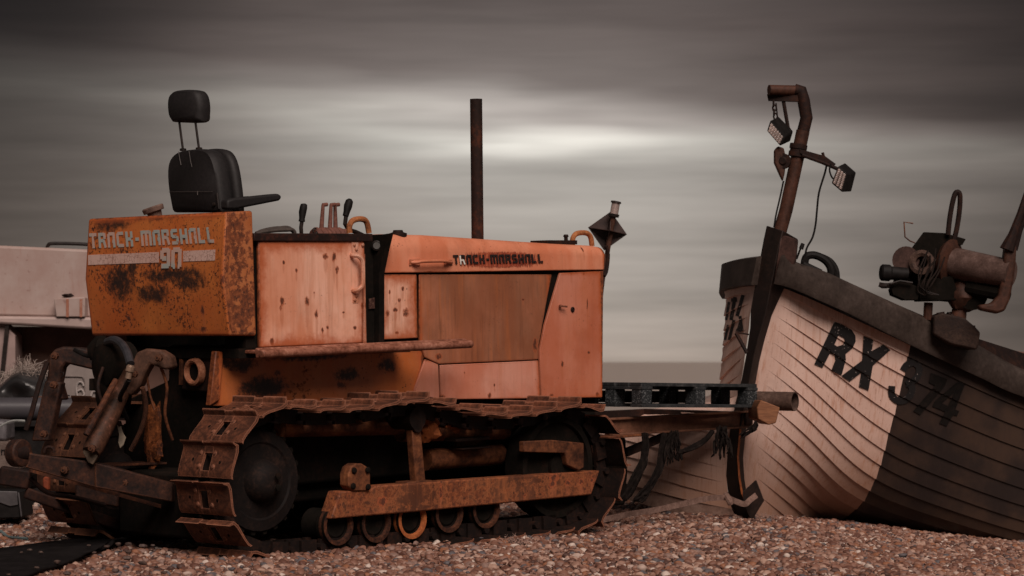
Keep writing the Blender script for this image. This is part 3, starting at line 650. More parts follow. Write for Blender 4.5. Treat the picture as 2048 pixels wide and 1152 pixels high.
# resample the closed loop
dense = []
cl = loop_pts + loop_pts[:1]
ext = [loop_pts[-1]] + cl + [loop_pts[1]]
for i in range(len(loop_pts)):
    p0, p1, p2, p3 = ext[i], ext[i + 1], ext[i + 2], ext[i + 3]
    for k in range(10):
        t = k / 10; dense.append(.5 * ((2 * p1) + (p2 - p0) * t + (2 * p0 - 5 * p1 + 4 * p2 - p3) * t * t + (3 * p1 - p0 - 3 * p2 + p3) * t ** 3))
tot = sum((dense[i] - dense[i - 1]).length for i in range(len(dense)))
NS = int(round(tot / .203)); pit = tot / NS
SW = .42
def along(s_):
    s_ = s_ % tot; acc = 0
    for i in range(len(dense)):
        a, b = dense[i], dense[(i + 1) % len(dense)]; l = (b - a).length
        if acc + l >= s_: return a + (b - a) * ((s_ - acc) / l)
        acc += l
    return dense[0]
cen2 = sum(dense, Vector((0, 0))) / len(dense)
def shoe_mb():
    """one track plate around its own origin: x along the chain, y across, z outwards"""
    L_ = pit * .435; mb = MB(); t = .012
    pf = [(-L_, -.014), (-L_ * .8, -.004), (-L_ * .4, 0), (L_ * .55, .003), (L_ * .82, .010), (L_ * .92, .036), (L_ * 1.0, .042), (L_ * 1.04, .034), (L_ * .97, .0), (L_ * .6, -t), (-L_ * .4, -t), (-L_ * .8, -t - .004), (-L_, -t - .014)]
    def strip(y0, y1, lo, hi):
        pts = []
        for (x, z) in pf:
            pts.append(Vector((min(max(x, lo), hi), y0, z)))
        mb.prism(pts, (0, y1 - y0, 0))
    h_ = .033
    strip(0, SW / 2 - h_, -L_, L_); strip(SW / 2 + h_, SW, -L_, L_)
    mb.prism([Vector((x, SW / 2 - h_, z)) for x, z in [(L_ * .42, .002), (L_ * .8, .011), (L_ * .93, .032), (L_ * .99, .034), (L_ * .92, 0), (L_ * .6, -t), (L_ * .42, -t)]], (0, 2 * h_, 0))
    mb.prism([Vector((x, SW / 2 - h_, z)) for x, z in [(-L_ * .99, -.014), (-L_ * .78, -.004), (-L_ * .62, -.001), (-L_ * .62, -t), (-L_ * .8, -t - .004), (-L_ * .99, -t - .014)]], (0, 2 * h_, 0))
    return mb
smb = shoe_mb()
bolt = MB()
for (bx, by) in [(-.035, SW / 2 - .06), (.035, SW / 2 - .05), (-.035, SW / 2 + .05), (.035, SW / 2 + .06)]:
    bolt.lathe((bx, by, -.002), (0, 0, 1), [(0, .012), (.008, .011), (.012, .005)], 8)
holes = MB()
for (bx, by) in [(-.01, SW / 2 - .105), (.0, SW / 2 + .11)]: holes.lathe((bx, by, .0012), (0, 0, 1), [(0, .009), (.0012, .009)], 8)
def mk_mesh(mb, name, mat):
    o = mb.build(name, mat, None, sharp=30); me = o.data; bpy.data.objects.remove(o); return me
me_shoe = mk_mesh(smb, 'track_shoe', M['shoe']); me_bolt = mk_mesh(bolt, 'shoe_bolts', M['steel_rust']); me_shoe2 = mk_mesh(smb, 'track_shoe', M['far_shoe'])
hb = bolt
allb = MB(); allb.v = smb.v + bolt.v + holes.v
o1 = len(smb.v); o2 = o1 + len(bolt.v)
allb.f = smb.f + [[i + o1 for i in f] for f in bolt.f] + [[i + o2 for i in f] for f in holes.f]; allb.mi = [0] * len(smb.f) + [1] * len(bolt.f) + [2] * len(holes.f)
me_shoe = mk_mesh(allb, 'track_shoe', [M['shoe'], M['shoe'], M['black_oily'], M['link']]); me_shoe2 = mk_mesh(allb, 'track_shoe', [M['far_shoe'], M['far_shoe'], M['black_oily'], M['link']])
for me_ in (me_shoe, me_shoe2):
    for p in me_.polygons:
        if p.normal.z < -.3 and p.material_index == 0: p.material_index = 3
def track(b0, me, phase=0.0):
    links = MB(); fr = []
    for k in range(NS):
        s0 = k * pit + phase * pit
        pa = along(s0 - pit / 2); pb = along(s0 + pit / 2); pm = (pa + pb) / 2
        t = (pb - pa).normalized(); nn = Vector((-t.y, t.x))
        if nn.dot(pm - cen2) < 0: nn = -nn
        jt = rnd.uniform(-.03, .03); t = (t + nn * jt).normalized(); nn = (nn - t * jt * 1).normalized(); nn = Vector((-t.y, t.x)) if Vector((-t.y, t.x)).dot(nn) > 0 else Vector((t.y, -t.x))
        base = pm - nn * .006
        fr.append((base, t, nn))
        for yb in (.13, .25):
            for dx0, dx1, dn in ((-.075, .03, 0), (-.02, .09, .0)):
                a = base + t * dx0 - nn * .09; b = base + t * dx1 - nn * .09; c = base + t * dx1 - nn * .014; d_ = base + t * dx0 - nn * .014
                yo = b0 + yb + (0 if dx0 < -.03 else .018)
                links.prism([Vector((p.x, yo, p.y)) for p in (a, b, c, d_)], (0, .02, 0))
        pc_ = base + t * (pit / 2) - nn * .05
        links.tube([Vector((pc_.x, b0 + .11, pc_.y)), Vector((pc_.x, b0 + .31, pc_.y))], .02, 8)
    tr = links.build('track', M['link'], T)
    for base, t, nn in fr:
        o = bpy.data.objects.new('track_shoe', me); C.objects.link(o); o.parent = tr
        # tangent runs forward on the top run: lip leads
        o.matrix_local = Matrix(((t.x, 0, nn.x, base.x), (0, 1, 0, b0), (t.y, 0, nn.y, base.y), (0, 0, 0, 1)))
        if t.cross(nn) < 0: pass
    return tr
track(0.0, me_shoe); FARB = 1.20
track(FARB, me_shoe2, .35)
# sprocket, idler, rollers, frame for each side
cs = S(566, 965, 0); ci = S(1150, 935, 0); RS = .30; RI = .29
def gear(c, b, r0, r1, n, th):
    pts = []
    for k in range(n):
        for q, rr in ((-.32, r0), (-.14, r1), (.14, r1), (.32, r0)):
            an = 2 * math.pi * (k + q) / n; pts.append(Vector((c.x + rr * math.cos(an), b, c.z + rr * math.sin(an))))
    return MB().prism(pts, (0, th, 0))
for b0 in (0, FARB):
    sp_ = gear(cs, b0 + .19, RS - .05, RS - .02, 22, .05).build('sprocket', M['black_oily'], T, .004)
    MB().lathe((cs.x, b0 + .19, cs.z), (0, -1, 0), [(0, .262), (.012, .255), (.02, .20), (.012, .19), (.02, .115), (.07, .10), (.10, .075), (.115, .04)], 32).build('hub', rusty('greasy_hub', [(.004, .003, .003), (.010, .006, .005), (.04, .02, .014)], 9, .8, .004), sp_)
    for q in (.03, -.03): MB().lathe((cs.x + .012, b0 + .055, cs.z + q), (0, -1, 0), [(0, .018), (.01, .018), (.012, .01)], 8).build('hub_bolt', M['black_oily'], sp_)
    idl = MB().lathe((ci.x, b0 + .14, ci.z), (0, 1, 0), [(0, .08), (-.03, .08), (-.03, .0)], 20, cap=False)
    idl.lathe((ci.x, b0 + .13, ci.z), (0, 1, 0), [(.0, .07), (.02, .10), (.025, RI - .04), (0, RI - .035), (0, RI), (.14, RI), (.14, .07)], 36)
    idl.build('front_idler', M['black_oily'], T)
    # rollers
    for px, py in [(690, 1052), (766, 1047), (838, 1040), (912, 1028), (986, 1020)]:
        p = S(px, py, .06); ro = MB().lathe((p.x, b0 + .11, p.z), (0, 1, 0), [(.03, .02), (.02, .06), (.03, .075), (0, .085), (0, .105), (.06, .105), (.07, .085), (.2, .085)], 28).build('roller', M['black_oily'], T)
        MB().lathe((p.x, b0 + .108, p.z), (0, 1, 0), [(.018, .078), (0, .084), (0, .104), (.04, .106)], 28, cap=False).build('rim', M['bright_rust'] if px == 838 else M['steel_rust'], ro)
    # carrier roller
    p = S(846, 838, .06); MB().lathe((p.x, b0 + .1, p.z), (0, 1, 0), [(0, .02), (0, .06), (.2, .06)], 20).build('carrier_roller', M['link'], T)
def S0(x, y, b=.05): return S(x, y, b)
M['beam'] = paint('rusted_orange_track_beam', (.085, .030, .015), (.15, .052, .025), .95, .50, .7, sb([(1105, 968, 9, 9), (1135, 965, 7, 8), (1162, 963, 7, 8), (1184, 960, 6, 7), (764, 1003, 11, 12), (1050, 991, 5, 5), (882, 985, 4, 20), (1108, 955, 12, 12)], .07), off=(0, 0, 3), wob=.012, edge=.02)
beam = MB().prism([S(x, y, .07) for x, y in [(681, 983), (740, 980), (752, 972), (830, 966), (1200, 941), (1183, 990), (830, 1024), (745, 1031), (662, 1038)]], (0, .1, 0)).build('track_frame', M['beam'], T, .008)
far = MB(); far.v = [v + Vector((0, FARB, 0)) for v in MB().prism([S(x, y, .07) for x, y in [(681, 983), (1200, 941), (1183, 990), (662, 1038)]], (0, .1, 0)).v]; far.f = [list(f) for f in MB().prism([Vector((0, 0, 0))] * 4, (0, 1, 0)).f]; far.mi = [0] * len(far.f)
far.build('track_frame', M['black_oily'], T, .008)
# pivot casting, post, tension bracket
mb = MB().prism([S(x, y, .06) for x, y in [(697, 972), (697, 948), (702, 934), (712, 927), (724, 927), (735, 934), (741, 950), (741, 968), (735, 982), (706, 982)]], (0, .07, 0))
for x, y in [(707, 941), (734, 940), (705, 972), (735, 974)]: mb.lathe(S(x, y, .06), (0, -1, 0), [(0, .018), (.012, .018), (.014, .01)], 8, mi=1)
mb.build('pivot_bearing', [M['frame_rust'], M['black_oily']], T, .006)
mb = MB().prism([S(x, y, .12) for x, y in [(824, 860), (842, 858), (852, 965), (832, 965)]], (0, .05, 0)); mb.prism([S(x, y, .09) for x, y in [(815, 964), (866, 960), (866, 970), (815, 974)]], (0, .1, 0))
mb.build('roller_post', M['frame_rust'], T, .006)
MB().lathe(S(837, 853, .1), (0, 1, 0), [(0, .015), (0, .034), (.08, .036)], 20).build('post_cap', M['dark_rust'], T, .003)
MB().prism([S(x, y, .07) for x, y in [(1048, 883), (1105, 880), (1168, 886), (1168, 935), (1158, 941), (1146, 935), (1135, 930), (1130, 906), (1048, 904)]], (0, .04, 0)).build('tension_bracket', M['frame_rust'], T, .005)
mb = MB().box(S(912, 884, .2), S(955, 872, .3)).box(S(925, 900, .2), S(955, 892, .3)); mb.build('tool_clip', M['dark_rust'], T, .003)
# ---------------------------------------------------------------- seat
zs = Vector((0, 0, 0)); aS = tp[3].x + .10
M['seatshell'] = M['vinyl']
def round_poly(pts, n=4): return cat_rom(list(pts) + [pts[0]], n)[:-1]
back = [(343, 425), (335, 380), (333, 342), (338, 319), (352, 304), (374, 299), (400, 298), (418, 306), (430, 332), (438, 382), (441, 425)]
pb_ = [R(x, y, aS) for x, y in back]
def pillow(poly, depth, name, par, mat, inset=.82, ring=5, ax=Vector((1, 0, 0)), lean=0.0):
    c = sum(poly, Vector((0, 0, 0))) / len(poly); mb = MB(); n = len(poly); vs = []
    for i in range(ring + 1):
        t = i / ring; s_ = inset + (1 - inset) * math.sqrt(max(0, 1 - (2 * t - 1) ** 2)) if 0 < i < ring else inset
        for p in poly: vs.append(c + (p - c) * s_ + ax * (depth * t))
    fs = [(i * n + k, i * n + (k + 1) % n, (i + 1) * n + (k + 1) % n, (i + 1) * n + k) for i in range(ring) for k in range(n)]
    fs += [tuple(range(n)), tuple(ring * n + k for k in range(n))[::-1]]
    return mb.add(vs, fs).build(name, mat, par, sharp=60)
seat = pillow(cat_rom(pb_, 3), .10, 'seat', T, M['vinyl'], .93)
poly2 = cat_rom([Vector((p.x + .115, p.y, p.z + .005)) for p in pb_], 3)
pillow(poly2, .065, 'backrest_cushion', seat, M['vinyl'], .9)
hp = [R(x, y, aS + .06) for x, y in [(339, 244), (333, 232), (331, 205), (336, 187), (350, 180), (376, 179), (390, 184), (396, 205), (396, 232), (390, 245)]]
pillow(cat_rom(hp + [hp[0]], 3)[:-1], .10, 'headrest', seat, M['vinyl'], .85)
for x0, y0, x1, y1 in [(358, 240, 366, 300), (390, 238, 398, 298)]:
    MB().tube([R(x0, y0, aS + .08), R(x1, y1, aS + .08)], .0065, 8).lathe(R(x1, y1, aS + .08) - Vector((0, 0, .005)), (0, 0, 1), [(0, .018), (.012, .018), (.014, .012)], 12).build('headrest_post', M['dark_iron'], seat)
arm = [(455, 405, .0), (463, 396, .05), (500, 392, .2), (545, 388, .38), (560, 388, .44), (565, 394, .455), (560, 401, .44), (500, 412, .2), (462, 421, .05)]
ba = S(0, 0, 0)
mb = MB().prism([S(x, y, .58) for x, y in [(455, 400), (470, 396), (545, 388), (558, 387), (565, 393), (561, 401), (500, 413), (470, 419), (455, 418)]], (0, .06, 0)); mb.build('armrest', M['vinyl'], seat, .012, seg=3)
arm2 = MB().prism([S(x, y, 1.02) + Vector((0, 0, 0)) for x, y in [(415, 402), (500, 392), (512, 400), (470, 412), (415, 418)]], (0, .06, 0)); arm2.build('armrest', M['vinyl'], seat, .012, seg=3)
sb_ = R(400, 425, aS)
MB().box((aS + .12, sb_.y - .22, sb_.z - .30), (aS + .42, sb_.y + .2, sb_.z - .17)).build('seat_cushion', M['vinyl'], seat, .03, seg=3)
mb = MB().tube([R(357, 303, aS - .004), R(360, 320, aS - .006), R(362, 330, aS - .008)], .0022, 5); mb.tube([R(378, 302, aS - .004), R(381, 322, aS - .008), R(384, 334, aS - .008)], .0018, 5)
mb.tube([R(338, 384, aS - .004), R(425, 383, aS - .006)], .0014, 5); mb.tube([R(395, 382, aS - .007), R(395, 390, aS - .007)], .003, 5); mb.build('shell_seam', plain('worn_seam', (.07, .055, .05), .6), seat)
mb = MB().tube([R(434, 386, aS + .0), R(438, 418, aS + .0)], .006, 6).lathe(R(429, 409, aS), (-1, 0, 0), [(0, .011), (.01, .011), (.012, .006)], 10); mb.build('recliner', M['dark_iron'], seat)
# ---------------------------------------------------------------- levers in the cab
Bc = BD + .35
def lever(pts, rs, name, mat, b=Bc):
    return MB().tube([S(x, y, b) for x, y in pts], rs, 10).build(name, mat, T)
for sh in (0,):
    l1 = lever([(612, 492), (603, 470), (602, 455), (604, 441)], .011, 'control_lever', M['dark_iron'])
    MB().tube([S(x, y, Bc) for x, y in [(603.5, 443), (604, 437), (605, 425), (607, 415), (608, 409), (608, 407)]], [.018, .016, .021, .021, .018, .008], 12).build('grip', M['rubber'], l1)
    l2 = lever([(735, 475), (712, 464), (696, 459), (690, 448), (692, 433)], .012, 'control_lever', M['dark_iron'])
    MB().tube([S(x, y, Bc) for x, y in [(691, 432), (693, 425), (696, 412), (699, 402), (700, 398)]], [.017, .018, .024, .021, .010], 12).build('grip', M['rubber'], l2)
M['lev'] = rusty('brown_lever', [(.07, .03, .022), (.15, .06, .045), (.24, .10, .07)], 14)
for k, (x0, x1) in enumerate([(643, 646), (660, 662), (671, 670)]):
    lever([(x0 - 3, 470), (x0, 455), (x1, 412), (x1, 410), (x1 + 8, 409)], [.022, .013, .010, .011, .011], 'spool_lever', M['lev'], Bc + .02 * k)
mb = MB()
for k, x in enumerate([634, 645, 652, 660, 669, 679]):
    mb.lathe(S(x, 474, Bc - .05 + .01 * k), Vector((1, 0, .15)), [(-.02, .02), (-.02, .045), (0, .055), (.02, .045), (.02, .02)], 14)
mb.tube([S(626, 470, Bc), S(690, 468, Bc)], .03, 10); mb.build('valve_block', M['lev'], T)
cmb = MB(); c0 = S(630, 462, BD + .06)
for k in range(9):
    a_ = -.9 + 5.0 * k / 8 + 1.8; a2 = -.9 + 5.0 * (k + 1) / 8 + 1.8
    if k < 8: cmb.tube([c0 + Vector((math.cos(a_) * .014, 0, math.sin(a_) * .014)), c0 + Vector((math.cos(a2) * .014, 0, math.sin(a2) * .014))], .0045, 6)
cmb.tube([S(633, 466, BD + .06), S(637, 480, BD + .06)], .006, 6); cmb.build('shift_fork', M['dark_iron'], T)
# ---------------------------------------------------------------- rear linkage, all on the tractor's back
def YP(px, py, Y): return W(px, py, Y)
# near lower arm
mb = MB().hexa([YP(50, 905, 13.0), YP(50, 935, 13.0), YP(60, 936, 13.06), YP(60, 906, 13.06)], [YP(190, 925, 13.2), YP(190, 975, 13.2), YP(200, 975, 13.26), YP(200, 925, 13.26)])
mb.hexa([YP(190, 925, 13.2), YP(190, 975, 13.2), YP(200, 975, 13.26), YP(200, 925, 13.26)], [YP(345, 966, 13.42), YP(345, 1004, 13.42), YP(350, 1004, 13.48), YP(350, 966, 13.48)])
mb.lathe(YP(37, 906, 13.0), ray(37, 906) * -1 + Vector((0, 0, 0)), [(-.03, .012), (-.03, .07), (.03, .07), (.035, .05), (.03, .012)], 24, cap=False)
la = mb.build('lower_link_arm', M['arm'], T, .006)
MB().lathe(YP(37, 906, 13.0), Vector((-1, 0, 0)), [(-.03, .02), (-.034, .045), (.034, .045), (.03, .02)], 20, cap=False).build('ball_end', M['dark_rust'], la)
mb = MB().prism([YP(x, y, 13.15) for x, y in [(165, 905), (172, 885), (186, 880), (200, 905), (186, 930), (176, 925)]], TI.to_3x3() @ Vector((0, .07, 0)));
mb.build('arm_clevis', rusty('grey_brown_clevis', [(.03, .02, .015), (.08, .055, .038), (.13, .09, .06)], 14), la, .004)
# second, lower edge bar and far arm
MB().bar(YP(60, 940, 13.3), YP(330, 1015, 13.6), .03, .02).build('stabiliser_bar', M['steel_rust'], T)
mb = MB().bar(YP(0, 950, 13.9), YP(60, 960, 13.9), .06, .10).bar(YP(50, 985, 13.9), YP(250, 1055, 14.1), .05, .06); mb.build('drawbar_arm', M['dark_rust'], T, .01)
# hydraulic lift cylinder
c0, c1 = YP(182, 905, 13.15), YP(262, 745, 13.45); dv = c1 - c0
mb = MB().lathe(c0, dv, [(0, .045), (.03, .052), (dv.length * .5, .052), (dv.length * .62, .048), (dv.length, .040)], 18)
cyl = mb.build('lift_cylinder', rusty('stained_lift_cylinder', [(.012, .008, .006), (.045, .02, .012), (.085, .035, .02), (.30, .12, .09)], 8, .6), T)
MB().tube([YP(172, 870, 13.1), YP(215, 790, 13.2), YP(232, 760, 13.25)], .016, 10).build('rod', M['steel_rust'], cyl)
MB().prism([YP(x, y, 13.35) for x, y in [(262, 730), (272, 705), (292, 697), (320, 700), (340, 712), (345, 735), (330, 740), (300, 728), (290, 745), (280, 770), (262, 790), (245, 790)]], TI.to_3x3() @ Vector((.02, .09, 0))).build('rocker_arm', rusty('dirty_rocker', [(.03, .016, .012), (.085, .04, .025), (.16, .075, .05)], 9), T, .012)
MB().lathe(YP(259, 744, 13.15), YP(263, 730, 13.15) - YP(257, 756, 13.15), [(-.035, .016), (.0, .016), (.002, .022), (.028, .022), (.03, .018), (.036, .017)], 14).build('hose_union', plain('worn_brass', (.26, .17, .12), .4, .3, 30, metal=.4), T, .001)
MB().tube(cat_rom([YP(*q) for q in [(215, 684, 13.5), (228, 680, 13.42), (243, 688, 13.35), (254, 705, 13.25), (261, 728, 13.18)]], 4), .022, 10).build('hydraulic_hose', plain('grey_black_hose', (.030, .028, .032), .5, .3, 20), T)
MB().tube(cat_rom([YP(*q) for q in [(258, 760, 13.15), (250, 775, 13.2), (240, 800, 13.3), (255, 840, 13.45)]], 4), .012, 8).build('hydraulic_hose', M['rubber'], T)
MB().tube([YP(291, 738, 13.4), YP(300, 790, 13.45), YP(309, 820, 13.45)], .006, 6).build('check_chain', M['frame_rust'], T)
# lift hub and cross shaft
mb = MB().lathe(YP(222, 730, 13.55), Vector((-1, .1, 0)), [(-.1, .12), (0, .125), (.05, .11), (.07, .06)], 24); mb.blob(YP(228, 770, 13.6), .13, n=14, jit=.3, sq=(.8, .8, 1.3))
mb.blob(YP(205, 700, 13.65), .07, n=12, jit=.5); mb.build('lift_housing', M['black_oily'], T)
MB().prism([YP(x, y, 13.6) for x, y in [(178, 757), (225, 757), (225, 783), (178, 781)]], TI.to_3x3() @ Vector((0, .1, 0))).build('valve_plate', M['black_oily'], T, .003)
# far lift arm: angled arm, drop rod
arm_p = [(230, 728), (200, 705), (165, 697), (130, 697), (113, 700), (100, 712)]
mb = MB().prism([YP(x, y, 13.95) for x, y in [(235, 705), (195, 704), (160, 695), (125, 693), (108, 698), (97, 712), (96, 735), (85, 800), (128, 800), (118, 765), (124, 735), (131, 727), (165, 735), (235, 752)]], TI.to_3x3() @ Vector((.02, .07, 0)))
mb.build('lift_arm', M['arm'], T, .012)
mb = MB().prism([YP(x, y, 13.92) for x, y in [(90, 760), (122, 765), (98, 882), (62, 882)]], TI.to_3x3() @ Vector((.02, .05, 0))); mb.build('drop_link', M['arm'], T, .008)
MB().tube([YP(94, 725, 13.88), YP(78, 770, 13.85), YP(62, 830, 13.8), YP(52, 860, 13.8)], .014, 8).build('lift_rod', M['dark_rust'], T)
MB().tube(cat_rom([YP(*q) for q in [(120, 745, 13.85), (127, 745, 13.84), (126, 752, 13.84), (121, 756, 13.85)]], 3), .003, 5).build('linch_pin', M['dark_iron'], T)
# rear casing with lamp ring
ra = .35
def RR(px, py, da=0.0): return R(px, py, ra + da)
mb = MB().prism([RR(x, y) for x, y in [(335, 690), (436, 690), (426, 800), (400, 830), (370, 850), (345, 1010), (240, 1040), (250, 800), (335, 760)]], (.2, 0, 0)).build('rear_casing', M['black_oily'], T, .02)
MB().prism([RR(x, y, -.05) for x, y in [(362, 712), (420, 708), (418, 785), (362, 780)]], (.06, 0, 0)).build('pto_mount', M['dark_rust'], mb, .01)
MB().prism([RR(x, y, -.06) for x, y in [(358, 718), (364, 718), (363, 770), (357, 770)]], (.05, 0, 0)).build('bracket_edge', M['frame_rust'], mb, .002)
cR = RR(393, 744, -.06)
MB().lathe(cR, (-1, 0, 0), [(.0, .045), (.03, .050), (.035, .060), (.03, .070), (0, .074), (-.02, .06)], 32, cap=False).build('lamp_ring', rusty('worn_ring', [(.06, .025, .015), (.26, .10, .055), (.42, .2, .12)], 18, .45), mb)
MB().lathe(cR + Vector((-.005, 0, 0)), (-1, 0, 0), [(0, .05), (.004, .05)], 24).build('shaft_cap', M['black_oily'], mb)
mb2 = MB().blob(RR(305, 870, -.12), .09, n=16, jit=.9, sq=(.4, .6, 1.7)).blob(RR(310, 900, -.12), .06, n=14, jit=.9, sq=(.4, .8, 1)); mb2.build('flaking_rust', rusty('flaking_orange_rust', [(.012, .006, .004), (.07, .022, .01), (.22, .065, .02), (.40, .13, .04)], 13, .8, .008), T)
MB().box((.1, .5, .06), (.5, 1.1, .4)).build('dark_fill_box', M['black_oily'], T, .02)  # plain dark box added to keep the gap between the tracks black
MB().bar(YP(200, 930, 13.7), YP(320, 925, 13.9), .16, .012).build('hitch_plate', M['steel_rust'], T, .002)
mb = MB().prism([YP(x, y, 13.75) for x, y in [(84, 955), (97, 950), (96, 982), (84, 975)]], TI.to_3x3() @ Vector((.01, .03, 0))); mb.build('shackle', rusty('red_rust', [(.05, .012, .006), (.2, .045, .02), (.3, .07, .03)]), T, .01)
mb = MB().prism([YP(x, y, 13.5) for x, y in [(233, 845), (241, 850), (247, 868), (252, 875), (247, 890), (240, 897), (236, 885), (238, 870)]], TI.to_3x3() @ Vector((0, .01, 0))); mb.build('torn_rag', plain('pale_rag', (.25, .2, .15), .8), T, .003)
MB().tube(cat_rom([YP(*q) for q in [(88, 905, 13.1), (92, 896, 13.1), (100, 894, 13.1), (107, 898, 13.1), (108, 905, 13.1)]], 3), .008, 8).build('lifting_ring', M['dark_rust'], la)
for k, q in enumerate([[(150, 700, 13.85), (175, 712, 13.7), (205, 712, 13.6), (235, 722, 13.5)], [(206, 735, 13.45), (196, 775, 13.4), (212, 820, 13.42), (240, 850, 13.5)],
        [(285, 775, 13.3), (292, 815, 13.35), (282, 860, 13.4), (262, 900, 13.45)], [(322, 735, 13.4), (334, 775, 13.42), (330, 830, 13.45), (345, 880, 13.5)], [(60, 955, 13.35), (95, 985, 13.4), (150, 995, 13.5), (210, 1010, 13.6)]]):
    MB().tube(cat_rom([YP(*p) for p in q], 4), [.011, .009, .013, .008, .012][k], 8).build('hydraulic_hose', [M['rubber'], M['dark_rust'], M['arm'], M['frame_rust'], M['dark_rust']][k], T)
for k, (x, y, Y) in enumerate([(185, 897, 13.12), (110, 712, 13.86), (108, 770, 13.85), (88, 868, 13.83), (130, 940, 13.1), (250, 965, 13.3), (300, 980, 13.38), (268, 748, 13.28), (318, 716, 13.3)]):
    MB().lathe(YP(x, y, Y), (-1, -.5, 0), [(-.01, .02), (.012, .02), (.014, .012), (.024, .011)], 8).build('pin', M['arm'], T)
MB().prism([YP(x, y, 13.62) for x, y in [(150, 925), (238, 938), (236, 1015), (150, 1000)]], TI.to_3x3() @ Vector((0, .05, 0))).build('stay_plate', M['arm'], T, .01)
# front push frame: side arm, crosspiece
PB = .34
M['pushbeam'] = rusty('brown_push_beam', [(.05, .022, .014), (.11, .048, .028), (.16, .07, .042), (.24, .11, .07)], 6, .6, .002)
e0 = [S(x, y, PB) for x, y in [(1215, 839), (1507, 823), (1511, 853), (1225, 870)]]
mb = MB().prism([p + Vector((0, .02, 0)) for p in e0], (0, .02, 0)); 
mb.bar((e0[0] + Vector((0, .03, 0))), (e0[1] + Vector((0, .03, 0))), .07, .012); mb.bar((e0[3] + Vector((0, .03, 0))), (e0[2] + Vector((0, .03, 0))), .07, .012)
mb.build('push_arm', M['pushbeam'], T, .003)
mb = MB(); mb.prism([p + Vector((0, .85, 0)) for p in e0], (0, .05, 0)); mb.bar(e0[1] + Vector((-.04, 0, -.04)), e0[1] + Vector((-.04, .9, -.04)), .07, .08); mb.build('push_crosspiece', M['dark_rust'], T, .004)
mb = MB().prism([S(x, y, .5) for x, y in [(1215, 875), (1252, 875), (1256, 945), (1250, 1010), (1215, 1010)]], (0, .3, 0)); mb.build('nose_weight', M['black_oily'], T, .01)
MB().bar(S(1252, 905, PB + .1), S(1345, 866, PB + .1), .03, .05).build('push_strut', M['dark_rust'], T, .003)
MB().box(S(1218, 878, PB - .05), S(1262, 866, PB + .08)).build('strut_pad', M['frame_rust'], T, .003)
# ================================================================== FISHING BOAT (right)
BO = P(1490, 1036, 16.5)
B = empty('fishing_boat', BO)
tag(B, 'white and dark clinker-built fishing boat lying on the shingle with a brown gunwale', 'boat')
Wv = lambda p: Vector(p)
def bw(px, py, Y): return P(px, py, Y)
def bbuild(mb, name, mat, par=None, **k):
    mb.v = [v - BO for v in mb.v]; return mb.build(name, mat, par or B, **k)
# plank seams on the right side, row by row: points near stem, x~1580, paint edge, x=2048
rowsR = [  # (stem) (x 1580) (paint edge) (x 2048)
 [(1543, 568), (1580, 578), (1823, 692), (2048, 793)],
 [(1542, 574), (1580, 593), (1815, 714), (2048, 822)],
 [(1537, 597), (1580, 620), (1806, 754), (2048, 862)],
 [(1532, 620), (1580, 648), (1793, 794), (2048, 903)],
 [(1527, 643), (1580, 675), (1782, 835), (2048, 944)],
 [(1521, 668), (1580, 704), (1769, 871), (2048, 982)],
 [(1513, 694), (1580, 735), (1758, 907), (2048, 1016)],
 [(1507, 720), (1580, 766), (1748, 936), (2048, 1046)],
 [(1500, 748), (1580, 799), (1736, 963), (2048, 1070)],
 [(1493, 777), (1580, 836), (1722, 985), (2048, 1088)],
 [(1487, 805), (1580, 871), (1708, 1004), (2048, 1102)],
 [(1482, 835), (1580, 906), (1690, 1018), (2048, 1112)],
 [(1478, 864), (1580, 939), (1668, 1030), (2048, 1120)],
 [(1475, 895), (1580, 972), (1650, 1042), (2048, 1130)],
 [(1475, 926), (1580, 1006), (1640, 1060), (2048, 1140)],
 [(1478, 960), (1580, 1040), (1632, 1080), (2048, 1150)],
 [(1484, 992), (1580, 1074), (1625, 1100), (2048, 1165)],
 [(1500, 1050), (1580, 1110), (1620, 1130), (2048, 1180)]]
def smooth_row(pts, segs, it=60):
    out = []
    for (p, q), n_ in zip(zip(pts, pts[1:]), segs): out += [p + (q - p) * (i / n_) for i in range(n_)]
    out.append(pts[-1].copy()); keep = segs[0] + segs[1]
    for _ in range(it):
        new = list(out)
        for i in range(1, len(out) - 1): new[i] = out[i] * .5 + (out[i - 1] + out[i + 1]) * .25
        out = new
    return out
NR = len(rowsR)
def dR(j, t):   # depth of the right side: t = 0 stem, 1 x=2048
    low = (j / (NR - 1)) ** 1.6
    return 16.42 + .10 * j / NR + 1.35 * (t ** .85) + low * .55 * min(1, t * 3.5) + max(0, j - 8) ** 2 * .016 * min(1, t * 4)
def rowR(j):
    k = rowsR[j]; t1, t2 = .10, .50
    p = [bw(*k[0], dR(j, 0)), bw(*k[1], dR(j, t1)), bw(*k[2], dR(j, t2)), bw(*k[3], dR(j, 1))]
    d = p[3] - p[2]; p.append(p[3] + Vector((d.x * .9, d.y * 1.1, d.z * .55))); p.append(p[4] + Vector((d.x * .9, d.y * 1.5, d.z * .2)))
    return p
NSUB = 14
SEG = [7, 22, 24, 20, 20]
RR_ = [smooth_row(rowR(j), SEG) for j in range(NR)]
nc = len(RR_[0]); BND = 29
hull = MB()
def lapf(c): 
    t = c / nc; return min(1, max(0, (c - 3) / 7))
